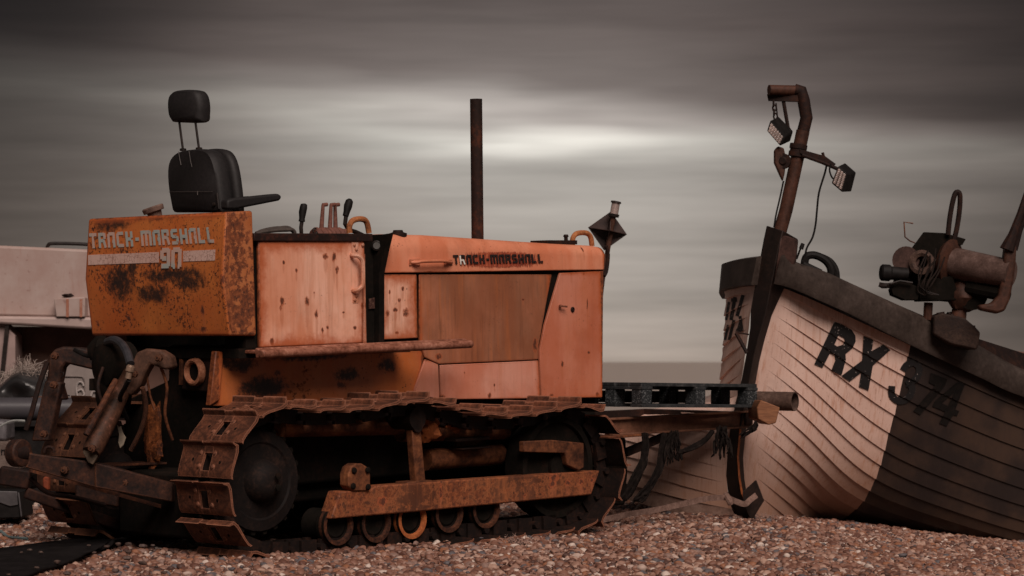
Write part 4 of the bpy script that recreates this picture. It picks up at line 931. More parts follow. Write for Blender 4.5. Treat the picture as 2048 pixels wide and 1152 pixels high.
def planks(mb, rows, flip, mats, lap=.011):
    n = len(rows[0])
    for j in range(len(rows) - 1):
        up, lo = rows[j], rows[j + 1]; A = []; Bb = []; Cc = []
        for c in range(n):
            tan = (up[min(c + 1, n - 1)] - up[max(c - 1, 0)]).normalized(); dn = (lo[c] - up[c])
            nn = tan.cross(dn).normalized()
            if nn.y > 0: nn = -nn
            f = lapf(c) if not flip else min(1, max(0, (c - 2) / 8))
            A.append(up[c]); Bb.append(lo[c] + nn * lap * f - dn.normalized() * .001); Cc.append(lo[c])
        o_ = len(mb.v); mid = [(a * .5 + b * .5) for a, b in zip(A, Bb)]
        mb.v += A + Bb + Cc
        for c in range(n - 1):
            mi = mats(c, j)
            mb.f.append((o_ + c, o_ + c + 1, o_ + n + c + 1, o_ + n + c)); mb.mi.append(mi)
            mb.f.append((o_ + n + c, o_ + n + c + 1, o_ + 2 * n + c + 1, o_ + 2 * n + c)); mb.mi.append(mi)
planks(hull, RR_, False, lambda c, j: 0 if c < BND else 1)
hull_bvh_src = ([v.copy() for v in hull.v], [tuple(f) for f in hull.f])
# left side rows
rowsL = [
 [(1511, 568), (1480, 574), (1449, 583), (1460, 590)],
 [(1508, 583), (1480, 589), (1452, 599), (1460, 606)],
 [(1504, 606), (1475, 617), (1450, 634), (1460, 640)],
 [(1500, 632), (1472, 645), (1447, 666), (1458, 670)],
 [(1498, 656), (1472, 672), (1445, 696), (1456, 700)],
 [(1494, 684), (1470, 702), (1442, 728), (1452, 735)],
 [(1490, 711), (1468, 732), (1441, 762), (1446, 770)],
 [(1485, 745), (1460, 765), (1436, 785), (1420, 790)],
 [(1478, 790), (1445, 800), (1410, 805), (1360, 808)],
 [(1466, 835), (1420, 835), (1360, 828), (1260, 822)],
 [(1460, 870), (1400, 862), (1320, 846), (1180, 830)],
 [(1456, 905), (1390, 893), (1294, 868), (1130, 835)],
 [(1454, 938), (1390, 920), (1294, 890), (1120, 850)],
 [(1454, 967), (1390, 950), (1294, 922), (1120, 880)],
 [(1456, 996), (1390, 978), (1294, 950), (1120, 905)],
 [(1464, 1018), (1390, 1003), (1294, 978), (1120, 930)],
 [(1478, 1048), (1400, 1035), (1294, 1010), (1120, 960)]]
dl = []
LL = []
for j, k in enumerate(rowsL):
    s_ = .5 if j < 8 else .5
    t = j / (len(rowsL) - 1)
    ds = [16.50, 16.56 + .05 * t, 16.72 + .1 * t, 17.2 + .1 * t] if j > 8 else [16.52, 16.75 + .1 * t, 17.2, 18.2]
    LL.append(cat_rom([bw(*q, d_) for q, d_ in zip(k, ds)], 8))
planks(hull, LL, True, lambda c, j: 0 if j < 15 else 2, .014)
# white paint with weeping stains / tarred dark paint
m = Mat('white_hull_paint', .45)
c = m.mix(m.step(m.noise(1.6, 4), .35, .7), (.68, .455, .375), (.78, .56, .475))
st1 = m.noise(9, 5, .7, stretch=(3, 3, .12)); st2 = m.noise(30, 4, .7, stretch=(2, 2, .06))
c = m.mix(m.math('MULTIPLY', m.step(st1, .5, .7), .55), c, (.50, .22, .12)); c = m.mix(m.math('MULTIPLY', m.step(st2, .55, .68), .5), c, (.36, .15, .09))
sep = m.N.new('ShaderNodeSeparateXYZ'); m.L.new(m.tc.outputs['Object'], sep.inputs[0])
low = m.step(m.math('ADD', sep.outputs[2], m.math('MULTIPLY', m.noise(4, 4), .2)), .75, .15)   # painted shade: browner and darker toward the downward-facing keel planks
c = m.mix(m.math('MULTIPLY', low, .7), c, (.27, .12, .06))
c = m.mix(m.math('MULTIPLY', m.step(m.noise(70, 3), .66, .72), .6), c, (.12, .05, .03))
rb = m.math('ADD', sep.outputs[2], m.math('MULTIPLY', sep.outputs[0], .42)); rb = m.math('ADD', rb, m.math('MULTIPLY', m.noise(12, 5, .7, stretch=(3, 3, .25)), .5)); c = m.mix(m.math('MULTIPLY', m.step(rb, 1.72, 2.0), .6), c, (.46, .16, .07))
c = m.mix(m.math('MULTIPLY', m.step(m.noise(2.7, 5, .7, off=(3, 3, 3)), .55, .7), .22), c, (.34, .24, .21))
m.col(c); m.bump(m.noise(25, 4, .6), .002, .4); M['hull_white'] = m.m
m = Mat('dark_tarred_hull', .55)
c = m.mix(m.step(m.noise(2, 5, .65), .38, .66), (.020, .012, .010), (.052, .028, .018)); c = m.mix(m.math('MULTIPLY', m.step(m.noise(20, 4, .7, stretch=(1, 1, .2)), .5, .7), .5), c, (.035, .02, .016)); m.col(c); m.bump(m.noise(25, 4), .002, .4); M['hull_dark'] = m.m
M['hull_foul'] = rusty('weathered_bottom_boards', [(.14, .08, .06), (.28, .17, .13), (.42, .28, .225)], 6, .7)
ho = bbuild(hull, 'hull', [M['hull_white'], M['hull_dark'], M['hull_foul']], sharp=25)
# smooth forefoot fairing is part of the planking; gunwale band
gt = [(1560, 512, 16.35), (1583, 527, 16.5), (1640, 546, 16.62), (1700, 573, 16.8), (1790, 614, 17.05), (1860, 645, 17.25), (1955, 697, 17.5), (2048, 746, 17.75)]
gb = [(1545, 568, 16.35), (1580, 577, 16.5), (1640, 603, 16.62), (1700, 630, 16.8), (1790, 676, 17.05), (1860, 710, 17.25), (1955, 754, 17.5), (2048, 795, 17.75)]
off = Vector((0, -.06, 0))
GT = [bw(*q) + off for q in gt]; GB = [bw(*q) + off for q in gb]
for L_ in (GT, GB):
    d = L_[-1] - L_[-2]; L_.append(L_[-1] + d * 2.5 + Vector((0, 0, .12))); L_.append(L_[-1] + d * 3 + Vector((0, .3, .5)))
GT = cat_rom(GT, 5); GB = cat_rom(GB, 5)
M['gunwale'] = rusty('brown_gunwale_paint', [(.026, .018, .015), (.050, .036, .030), (.085, .062, .053)], 5, .5, .002)
mb = MB(); n = len(GT); vs = []
for a, b in zip(GT, GB):
    u = (a - b).normalized(); bk = Vector((.04, .12, 0))
    vs += [b, b + u * .02 - Vector((0, .012, 0)), a - u * .03 - Vector((0, .012, 0)), a, a + bk * .8 + Vector((0, 0, .012)), a + bk * 1.3 - Vector((0, 0, .02)), b + bk * 1.3]
k7 = 7; fs = [(i * k7 + q, i * k7 + (q + 1) % k7, (i + 1) * k7 + (q + 1) % k7, (i + 1) * k7 + q) for i in range(n - 1) for q in range(k7)] + [tuple(range(k7)), tuple((n - 1) * k7 + q for q in range(k7))]
mb.add(vs, fs); gw = bbuild(mb, 'gunwale', M['gunwale'], sharp=50)
# left gunwale
gl = [(1522, 515, 16.45), (1490, 519, 16.7), (1462, 525, 17.0), (1451, 531, 17.35), (1456, 545, 18.6)]
gm = [(1511, 570, 16.45), (1480, 573, 16.7), (1455, 579, 17.0), (1446, 585, 17.35), (1452, 598, 18.6)]
A = cat_rom([bw(*q) for q in gl], 5); Z = cat_rom([bw(*q) for q in gm], 5); mb = MB(); vs = []
for a, b in zip(A, Z):
    o1_ = Vector((-.03, -.03, 0)); vs += [b, b + o1_, a + o1_, a + Vector((0, 0, .01)), a + Vector((.08, .05, 0)), b + Vector((.08, .05, 0))]
n = len(A); mb.add(vs, [(i * 6 + q, i * 6 + (q + 1) % 6, (i + 1) * 6 + (q + 1) % 6, (i + 1) * 6 + q) for i in range(n - 1) for q in range(6)] + [tuple(range(6)), tuple((n - 1) * 6 + q for q in range(6))])
bbuild(mb, 'gunwale', M['gunwale'], sharp=50)
# deck closing the boat
mb = MB(); ctr = GT[::5]; lft = [A[0], A[8], A[14], A[-1]] 
dk = [p - Vector((0, -.05, .10)) for p in ctr]; back_ = bw(1460, 600, 20.5)
poly = dk + [Vector((dk[-1].x, dk[-1].y + 2.2, dk[-1].z)), back_] + [p - Vector((0, -.05, .10)) for p in lft[::-1]]
mb.add(poly, [tuple(range(len(poly)))]); bbuild(mb, 'deck', M['dark_rust'])
# far gunwale seen beyond the near one
mb = MB().tube(cat_rom([bw(1960, 700, 19.4), bw(1995, 704, 19.5), bw(2048, 712, 19.6), bw(2200, 730, 19.8)], 3), .03, 8); mb.hexa([bw(1960, 702, 19.42), bw(2200, 730, 19.8), bw(2200, 800, 19.8), bw(1960, 800, 19.4)], [bw(1960, 702, 19.5), bw(2200, 730, 19.9), bw(2200, 800, 19.9), bw(1960, 800, 19.5)])
bbuild(mb, 'far_gunwale', rusty('pinkish_brown_rail', [(.06, .03, .026), (.14, .075, .06), (.2, .11, .09)]))
mb = MB().prism([bw(x, y, 18.6) for x, y in [(2028, 732), (2031, 723), (2060, 730), (2060, 745)]], (0, .2, 0)); bbuild(mb, 'thwart', M['hull_white'])
# stem post
sl = [(1533, 451), (1527, 478), (1516, 536), (1501, 620), (1500, 655), (1492, 710), (1483, 759), (1472, 800), (1460, 858), (1454, 916), (1452, 950), (1455, 980), (1464, 1012), (1480, 1044)]
sr = [(1566, 461), (1557, 494), (1546, 552), (1532, 623), (1517, 674), (1506, 719), (1498, 763), (1488, 810), (1479, 858), (1474, 912), (1477, 956), (1482, 986), (1492, 1012), (1504, 1044)]
mb = MB(); vs = []
for i, (l, r) in enumerate(zip(sl, sr)):
    y0 = 16.36 + .05 * i / 13; a = bw(*l, y0 + .10); b = bw(*r, y0 - .02)
    wd = .11 if i < 3 else .05
    vs += [a, b, b + Vector((wd, .12, -.05 if i == 0 else -.02)), a + Vector((.06, .16, -.02))]
mb.add(vs, [(i * 4 + q, i * 4 + (q + 1) % 4, (i + 1) * 4 + (q + 1) % 4, (i + 1) * 4 + q) for i in range(13) for q in range(4)] + [(0, 1, 2, 3), (52, 53, 54, 55)])
M['stem'] = rusty('blackened_stem', [(.010, .007, .006), (.018, .011, .009), (.035, .018, .013)], 8, .55)
stem = bbuild(mb, 'stem_post', M['stem'], bevel=.006)
# brown block behind the stem head
mb = MB().hexa([bw(1563, 466, 16.34), bw(1597, 480, 16.45), bw(1590, 528, 16.45), bw(1548, 560, 16.34)], [bw(1566, 466, 16.5), bw(1596, 480, 16.6), bw(1592, 530, 16.6), bw(1560, 565, 16.5)])
bbuild(mb, 'stem_head', rusty('brown_stem_head', [(.025, .014, .012), (.06, .03, .024), (.10, .05, .04)], 7), stem, bevel=.01)
# orange rust edge by the stem and iron shoe at the forefoot
mb = MB(); V0 = [(1485, 984), (1511, 960), (1527, 1002), (1502, 1042), (1488, 1010)]
mb.prism([bw(x, y, 16.28 + (x - 1485) * .003) for x, y in V0], (.01, .05, 0)); bbuild(mb, 'forefoot_plate', M['stem'], bevel=.004)
mb = MB()
for i in range(8, 12):
    a, b = sr[i], sr[i + 1] if i + 1 < len(sr) else sr[i]
    mb.hexa([bw(a[0], a[1], 16.35), bw(a[0] + 4, a[1], 16.38), bw(a[0] + 4, a[1], 16.42), bw(a[0], a[1], 16.4)], [bw(b[0], b[1], 16.35), bw(b[0] + 4, b[1], 16.38), bw(b[0] + 4, b[1], 16.42), bw(b[0], b[1], 16.4)])
bbuild(mb, 'rusted_seam', M['bright_rust'])
mb = MB().tube([bw(1471, 664, 16.35), bw(1498, 669, 16.35)], .006, 6).tube([bw(1472, 666, 16.35), bw(1494, 706, 16.32)], .012, 6); bbuild(mb, 'towing_bracket', M['dark_rust'])
# letters on the planking
bvh = BVHTree.FromPolygons(hull_bvh_src[0], hull_bvh_src[1])
def on_hull(px, py, off_):
    d = ray(px, py).normalized(); h_ = bvh.ray_cast(CAM, d)
    p = h_[0] if h_[0] is not None else P(px, py, 17.0)
    return p - d * off_
def hull_strokes(strokes, mb, wd):
    for k, (a, b) in enumerate(strokes):
        a, b = Vector(a), Vector(b); n_ = max(2, int((b - a).length / 4)); t = (b - a).normalized(); nn = Vector((-t.y, t.x)) * wd / 2
        for i in range(n_):
            u, v_ = a + (b - a) * (i / n_), a + (b - a) * ((i + 1) / n_)
            for m_ in range(4):
                c0_, c1_ = -1 + m_ * .5, -.5 + m_ * .5
                q = [u + nn * c0_, v_ + nn * c0_, v_ + nn * c1_, u + nn * c1_]
                mb.add([on_hull(x.x, x.y, .007 + .0006 * (k % 4)) for x in q], [(0, 1, 2, 3)])
def letter(strokes, wd, cx=1): 
    mb = MB(); hull_strokes(strokes, mb, wd); return mb
m = Mat('flaking_black_numerals', .6); f = m.noise(55, 3, .6); m.col(m.mix(m.step(f, .665, .69), (.010, .008, .008), (.45, .36, .33))); M['numeral'] = m.m
def arc(cx, cy, rx, ry, a0, a1, n, rot=0):
    out = []
    for i in range(n + 1):
        a = math.radians(a0 + (a1 - a0) * i / n); x = rx * math.cos(a); y = ry * math.sin(a)
        out.append((cx + x * math.cos(rot) - y * math.sin(rot), cy + x * math.sin(rot) + y * math.cos(rot)))
    return [(out[i], out[i + 1]) for i in range(n)]
def zz(l): return [(1580 + x * .434, 600 + y * .434) for x, y in l]
from mathutils.geometry import tessellate_polygon
def filled(polys):
    vs = [Vector((x, y, 0)) for pl_ in polys for x, y in pl_]
    tris = [[vs[i] for i in t] for t in tessellate_polygon([[Vector((x, y, 0)) for x, y in pl_] for pl_ in polys])]
    work = tris; fin = []
    while work:
        t = work.pop(); l = [(t[i] - t[(i + 1) % 3]).length for i in range(3)]; k = l.index(max(l))
        if l[k] < 5: fin.append(t); continue
        a_, b_, c_ = t[k], t[(k + 1) % 3], t[(k + 2) % 3]; m_ = (a_ + b_) / 2; work += [[a_, m_, c_], [m_, b_, c_]]
    mb = MB()
    for t in fin: mb.add([on_hull(p.x, p.y, .009) for p in t], [(0, 1, 2)])
    return mb
def ribbon(pts, wd):
    pts = [Vector(p) for p in pts]; pts = [p.to_2d() for p in cat_rom([Vector((p.x, p.y, 0)) for p in pts], 4)]; L1 = []; L2 = []
    for i, p in enumerate(pts):
        t = (pts[min(i + 1, len(pts) - 1)] - pts[max(i - 1, 0)]).normalized(); n_ = Vector((-t.y, t.x)) * wd / 2; L1.append(p + n_); L2.append(p - n_)
    return [tuple(p) for p in L1 + L2[::-1]]
letR = [zz([(205, 100), (240, 112), (285, 138), (302, 165), (303, 190), (288, 222), (256, 248), (258, 275), (238, 347), (190, 327), (210, 275), (206, 254), (184, 246), (150, 312), (112, 296)]), zz([(224, 162), (250, 176), (254, 190), (243, 206), (218, 214), (205, 206)])]
letX = [zz([(340, 165), (385, 185), (377, 235), (430, 205), (463, 230), (382, 302), (362, 417), (318, 400), (328, 335), (275, 376), (237, 350), (333, 278)])]
let3 = [ribbon(zz([(520, 325), (540, 297), (575, 290), (596, 315), (588, 352), (560, 378), (535, 388)]), 13), ribbon(zz([(540, 384), (562, 400), (556, 436), (528, 462), (495, 464), (470, 438), (470, 396)]), 13.5)]
let7 = [zz([(650, 335), (725, 365), (712, 400), (600, 530), (568, 512), (668, 395), (640, 380)])]
let4 = [zz([(775, 375), (808, 385), (762, 505), (780, 512), (770, 535), (752, 530), (722, 582), (688, 568), (715, 515), (655, 490), (668, 465)]), zz([(758, 425), (728, 488), (700, 476)])]
M['numeral_dark'] = rusty('worn_black_numerals', [(.004, .003, .003), (.008, .006, .005), (.02, .012, .01)], 30, .6)
for nm, pl_ in [('R', letR), ('X', letX), ('7', let7), ('4', let4)]: bbuild(filled(pl_), 'registration_letter', M['numeral' if nm in 'RX' else 'numeral_dark'], ho)
m3 = filled([let3[0]]); m4 = filled([let3[1]]); m3.add(m4.v, m4.f); bbuild(m3, 'registration_letter', M['numeral'], ho)
# left side marks, seen very obliquely
hv = MB(); planks(hv, LL, True, lambda c, j: 0, .014); bvh_l = BVHTree.FromPolygons(hv.v, [tuple(f) for f in hv.f])
_b = bvh; bvh = bvh_l
for st_, wd in [([((1486, 590), (1474, 632))], 7), ([((1480, 632), (1484, 662)), ((1472, 660), (1484, 664)), ((1482, 640), (1476, 662))], 6), ([((1470, 594), (1462, 640)), ((1462, 600), (1474, 600))], 7), ([((1468, 640), (1458, 680))], 6), ([((1458, 604), (1452, 640)), ((1456, 650), (1450, 680))], 5)]:
    bbuild(letter(st_, wd), 'registration_letter', M['numeral'], ho)
bvh = _b
# ---- bow gallows
G = MB(); YG = 16.5
path = [bw(*q, YG) for q in [(1558, 470), (1572, 420), (1598, 300), (1606, 262)]]
G.tube(path, .043, 14); G.tube([bw(1606, 264, YG), bw(1613, 236, YG), bw(1607, 200, YG), bw(1602, 182, YG), bw(1590, 180, YG)], .040, 14, mi=1)
G.tube([bw(1592, 181, YG), bw(1538, 180, YG - .05)], .033, 14)
G.prism([bw(x, y, YG - .02) for x, y in [(1535, 188), (1597, 190), (1597, 203), (1538, 201)]], (0, .04, 0), mi=1); G.tube([bw(1567, 203, YG), bw(1576, 255, YG), bw(1580, 262, YG)], .012, 8, mi=1)
G.lathe(bw(1596, 298, YG), (bw(1598, 290, YG) - bw(1594, 312, YG)), [(-.05, .045), (-.05, .055), (-.02, .055), (-.02, .05), (.0, .05), (.0, .056), (.03, .056), (.03, .045)], 16, mi=1)
M['gall'] = rusty('rust_brown_pipe', [(.022, .011, .008), (.06, .025, .016), (.11, .043, .027)], 7, .6)
gal = bbuild(G, 'bow_gallows', [M['gall'], M['dark_rust']])
mb = MB().prism([bw(x, y, YG - .06) for x, y in [(1600, 298), (1650, 312), (1672, 328), (1666, 334), (1640, 322), (1600, 306)]], (0, .02, 0)); mb.tube([bw(1645, 305, YG - .05), bw(1650, 322, YG - .05)], .01, 6); mb.tube([bw(1604, 310, YG - .06), bw(1645, 325, YG - .06), bw(1680, 340, YG - .06)], .012, 8)
bbuild(mb, 'light_bracket', M['dark_rust'], gal)
def flood(front, back, Y, nm='floodlight'):
    Fq = [bw(x, y, Y) for x, y in front]; Bq = [bw(x, y, Y + .12) for x, y in back]; o = bbuild(MB().hexa(Fq, Bq), nm, M['rubber'], None, bevel=.008)
    c = sum(Fq, Vector()) / 4; nrm = (Fq[1] - Fq[0]).cross(Fq[3] - Fq[0]).normalized(); nrm = -nrm if nrm.y > 0 else nrm
    sh = [c + (p - c) * .84 + nrm * .004 for p in Fq]; mb = MB(); mb.hexa([p - nrm * .004 for p in sh], sh)
    for i in range(6):
        for j in range(3):
            u, v_ = (i + .5) / 6, (j + .5) / 3; p = (sh[0] * (1 - u) + sh[1] * u) * (1 - v_) + (sh[3] * (1 - u) + sh[2] * u) * v_ if (sh[1] - sh[0]).length > (sh[3] - sh[0]).length else (sh[0] * (1 - v_) + sh[1] * v_) * (1 - u) + (sh[3] * (1 - v_) + sh[2] * v_) * u
            mb.lathe(p, nrm, [(0, .0095), (.004, .009), (.005, .006), (.003, .003)], 8, mi=1)
    bbuild(mb, 'led_panel', [plain('led_board', (.06, .035, .028), .5), plain('led_lens', (.34, .26, .23), .2)], o)
    return o
flood([(1540, 241), (1569, 275), (1560, 293), (1533, 262)], [(1557, 232), (1587, 262), (1581, 283), (1553, 253)], 16.36)
flood([(1676, 332), (1694, 348), (1684, 385), (1662, 366)], [(1690, 325), (1713, 345), (1703, 384), (1682, 372)], 16.36)
# chain, block, cables
mb = MB()
for k, (x, y) in enumerate([(1547, 207), (1549, 216), (1548, 225), (1551, 233)]):
    c = bw(x, y, YG - .04); r_ = .02; pts = [c + Vector(((math.cos(a) * r_ * .6) if k % 2 else 0, 0 if k % 2 else math.cos(a) * r_ * .6, math.sin(a) * r_)) for a in [q * math.pi / 4 for q in range(8)]]; mb.tube(pts, .006, 6, closed=True)
mb.tube([bw(1552, 206, YG - .03), bw(1555, 235, YG - .03)], .005, 6); bbuild(mb, 'chain', M['dark_rust'], gal)
mb = MB().prism([bw(x, y, YG - .1) for x, y in [(1549, 300), (1556, 292), (1568, 296), (1572, 315), (1570, 345), (1566, 362), (1560, 350), (1549, 325)]], (0, .06, 0)); bbuild(mb, 'pulley_block', M['gall'], gal, bevel=.008)
mb = MB().lathe(bw(1565, 322, YG - .1), (-.3, -1, 0), [(-.03, .05), (0, .05), (0, .03), (.01, .02)], 18); mb.prism([bw(x, y, YG - .03) for x, y in [(1595, 320), (1602, 330), (1597, 350), (1590, 345)]], (0, .05, 0)); bbuild(mb, 'sheave', M['dark_rust'], gal)
mb = MB().tube(cat_rom([bw(*q, YG - .05) for q in [(1567, 362), (1560, 395), (1552, 430), (1548, 455)]], 4), .006, 6); bbuild(mb, 'cable', M['rubber'])
mb = MB().tube(cat_rom([bw(*q, YG - .02) for q in [(1654, 325), (1650, 345), (1638, 385), (1634, 420), (1631, 450), (1625, 475), (1614, 495), (1610, 512), (1606, 524)]], 4), .007, 6).tube(cat_rom([bw(*q, YG - .08) for q in [(1662, 328), (1659, 340), (1664, 355), (1670, 358)]], 4), .006, 6); bbuild(mb, 'cable', M['rubber'])
mb = MB().tube([bw(1593, 518, 16.5), bw(1601, 497, 16.5), bw(1603, 494, 16.5)], [.007, .006, .014], 8).tube([bw(1602, 498, 16.5), bw(1606, 487, 16.5)], [.015, .013], 10); bbuild(mb, 'cable_gland', M['rubber'])
mb = MB().tube(cat_rom([bw(*q, 16.75) for q in [(1608, 535), (1612, 515), (1624, 510), (1640, 514), (1655, 525), (1662, 540), (1660, 560)]], 4), .026, 10).tube(cat_rom([bw(*q, 16.8) for q in [(1640, 512), (1660, 522), (1672, 540), (1674, 562)]], 4), .020, 10); mb.tube([bw(1606, 528, 16.7), bw(1642, 545, 16.7)], .02, 8)
bbuild(mb, 'coiled_hose', M['rubber'])
# ---- net hauler on its pedestal
HZ = 17.2
def hb(px, py, d=0.0): return bw(px, py, HZ + d)
mb = MB().prism([hb(x, y, -.12) for x, y in [(1868, 632), (1885, 626), (1905, 630), (1930, 636), (1952, 655), (1961, 665), (1957, 690), (1954, 700), (1900, 688), (1866, 668)]], (0, .3, 0)); hbase = bbuild(mb, 'hauler_base', rusty('crusted_base', [(.014, .009, .008), (.03, .017, .013), (.06, .035, .025)], 10, .8, .012), bevel=.012)
mb = MB()
for k in range(26):
    x = rnd.uniform(1870, 1955); y = 630 + max(0, (x - 1900)) * .5 + rnd.uniform(-3, 4); mb.blob(hb(x, y, rnd.uniform(-.1, .1)), rnd.uniform(.008, .02), n=6, jit=.6)
bbuild(mb, 'encrustation', M['dark_rust'], hbase)
mb = MB().tube([hb(1915, 645), hb(1922, 600)], [.055, .045], 16).tube([hb(1855, 640), hb(1857, 605)], .03, 10).blob(hb(1925, 590), .11, n=16, jit=.2); mb.tube([hb(1912, 605), hb(1935, 560)], .05, 12)
bbuild(mb, 'pedestal', M['gall'])
mb = MB().prism([hb(x, y, .0) for x, y in [(1791, 540), (1810, 515), (1848, 464), (1890, 466), (1932, 478), (1925, 490), (1890, 488), (1888, 530), (1900, 604), (1855, 600), (1785, 580)]], (0, .03, 0)); mb.prism([hb(x, y, -.12) for x, y in [(1783, 578), (1800, 560), (1840, 575), (1836, 600), (1810, 600), (1786, 590)]], (0, .16, 0)); mb.prism([hb(x, y, -.08) for x, y in [(1835, 560), (1905, 552), (1920, 600), (1840, 602)]], (0, .25, 0))
hz = bbuild(mb, 'hauler_housing', M['black_oily'], bevel=.004)
mb = MB().lathe(hb(1764, 545, -.1), Vector((.99, .1, -.06)), [(-.01, .045), (0, .055), (.05, .055), (.06, .045), (.17, .042)], 16); bbuild(mb, 'motor', M['rubber'])
MBp = MB().lathe(hb(1844, 525, -.08), (-.35, -1, .1), [(-.05, .03), (-.05, .075), (-.03, .08), (-.01, .055), (.01, .08), (.02, .082), (.025, .06), (.01, .04)], 28, cap=False); bbuild(MBp, 'pulley', rusty('worn_pulley', [(.02, .012, .01), (.07, .04, .03), (.15, .09, .07)], 12), hz)
MBp = MB().lathe(hb(1812, 520, -.02), (-.35, -1, .1), [(-.02, .03), (-.02, .09), (.01, .09), (.01, .07)], 24); bbuild(MBp, 'pulley', rusty('worn_pulley', [(.025, .013, .011), (.06, .032, .026), (.10, .055, .045)], 10), hz)
mb = MB()
for k in range(7):
    x0 = 1850 + k * 6; pts = [hb(x0 + rnd.uniform(-4, 4), 500 + rnd.uniform(-10, 20), -.12), hb(x0 - 10 + rnd.uniform(-8, 8), 540, -.14), hb(1835 + k * 4, 575 + rnd.uniform(-6, 8), -.14), hb(1850 + rnd.uniform(-10, 30), 590, -.12)]; mb.tube(cat_rom(pts, 4), .005, 5)
mb.tube([hb(1780, 568, -.15), hb(1800, 562, -.15), hb(1825, 566, -.15)], .008, 6); mb.blob(hb(1772, 571, -.12), .035, n=8, jit=.5, sq=(1.6, 1, .6)); bbuild(mb, 'hoses', M['dark_iron'], hz)
mb = MB().tube([hb(1826, 447, -.02), hb(1808, 444, -.02), hb(1810, 474, -.02), hb(1820, 482, -.02), hb(1830, 486, -.02)], .005, 6); bbuild(mb, 'wire_guide', M['frame_rust'])
# drum, flange, hoops
d0, d1 = hb(1900, 525, 0), hb(2022, 548, -.25); dv = d1 - d0
drum = bbuild(MB().lathe(d0, dv, [(0, .095), (.06, .105), (dv.length, .092)], 32), 'hauler_drum', rusty('worn_drum_steel', [(.045, .027, .022), (.095, .058, .048), (.17, .11, .095)], 14, .4, .0015))
bbuild(MB().lathe(d0, dv, [(-.05, .04), (-.04, .13), (-.01, .155), (.01, .155), (.02, .13), (.03, .10)], 32), 'flange', M['gall'], drum)
mb = MB().tube(cat_rom([hb(1896, 470, -.02), hb(1899, 440, -.02), hb(1904, 410, -.02), (hb(1910, 388, -.02)), hb(1916, 384, -.02), hb(1920, 392, -.02), hb(1919, 420, -.01), hb(1914, 455, .0), hb(1908, 480, .0)], 4), .017, 10); bbuild(mb, 'fairlead_hoop', M['dark_rust'])
f1 = d1
mb = MB().prism([bw(x, y, 16.9) for x, y in [(2012, 486), (2034, 490), (2032, 530), (2028, 560), (2020, 600), (2010, 622), (1995, 627), (1960, 620), (1957, 610), (1985, 606), (1998, 590), (2006, 550), (2008, 520)]], (0, .10, 0)); bbuild(mb, 'hauler_fork', M['gall'], bevel=.02)
mb = MB().tube([bw(2014, 500, 16.92), bw(2026, 470, 16.92), bw(2040, 430, 16.92), bw(2056, 380, 16.95)], [.05, .032, .024, .02], 10).tube([bw(2030, 500, 16.98), bw(2040, 460, 16.98), bw(2058, 420, 16.98)], .018, 10); bbuild(mb, 'hauler_arm', M['dark_rust'])
mb = MB().tube([d0 + dv * .3 + Vector((0, 0, -.14)), d0 + dv * .95 + Vector((0, 0, -.14))], .05, 10).lathe(hb(1945, 590, -.05), (-.3, -1, 0), [(0, .1), (.04, .1), (.05, .05)], 20); bbuild(mb, 'drive_casing', M['black_oily'])
# ================================================================== THINGS AROUND
# pallet on the push arms
pc0 = P(1284, 765, 15.5); pc1 = P(1516, 768, 16.16)
pf = (pc1 - pc0); PL = pf.length; pf.normalize(); pl = Vector((-pf.y, pf.x, 0)).normalized(); pu = pf.cross(pl)
PMX = Matrix(((pf.x, pl.x, pu.x, pc0.x), (pf.y, pl.y, pu.y, pc0.y), (pf.z, pl.z, pu.z, pc0.z), (0, 0, 0, 1)))
PA = empty('wooden_pallet', mat=PMX); tag(PA, 'old dark wooden pallet laid across the beams in front of the tractor', 'pallet')
M['oldwood'] = plain('blackened_wood', (.045, .042, .042), .8, .7, 18, .003, stretch=(1, 6, 6))
M['greywood'] = rusty('weathered_board', [(.010, .011, .012), (.026, .027, .028), (.09, .085, .082)], 16, .8)
m = Mat('chip_block', .85); f = m.noise(120, 3, .8); m.col(m.mix(m.step(f, .54, .64), (.008, .010, .011), (.17, .175, .18))); m.bump(f, .004, .8); M['chip'] = m.m
HT = .147; PWd = .56
for k in range(5):
    y0 = k * (PWd - .1) / 4 + rnd.uniform(0, .01); MB().box((0, y0, -.022), (PL, y0 + .095, 0)).build('deck_board', M['greywood'], PA, .003)
for x0 in (0, PL / 2 - .045, PL - .09): MB().box((x0, 0, -.042), (x0 + .09, PWd, -.022)).build('stringer_board', M['greywood'], PA, .003)
for y0 in (0, PWd / 2 - .05, PWd - .1): MB().box((0, y0, -HT), (PL, y0 + .1, -HT + .02)).build('bottom_board', M['greywood'], PA, .003)
for x0 in (0, PL / 2 - .045, PL - .09):
    for y0 in (0, PWd / 2 - .05, PWd - .1): MB().box((x0 + .003, y0 + .003, -HT + .02), (x0 + .087, y0 + .093, -.042)).build('block', M['chip'], PA, .004)

for x0, x1 in ((.12, .33), (.52, .60)): MB().box((PL * x0, .22, -HT + .025), (PL * x1, .5, -.05)).build('dark_gap_filler', M['rubber'], PA)  # black boxes added inside to darken the gaps between the blocks
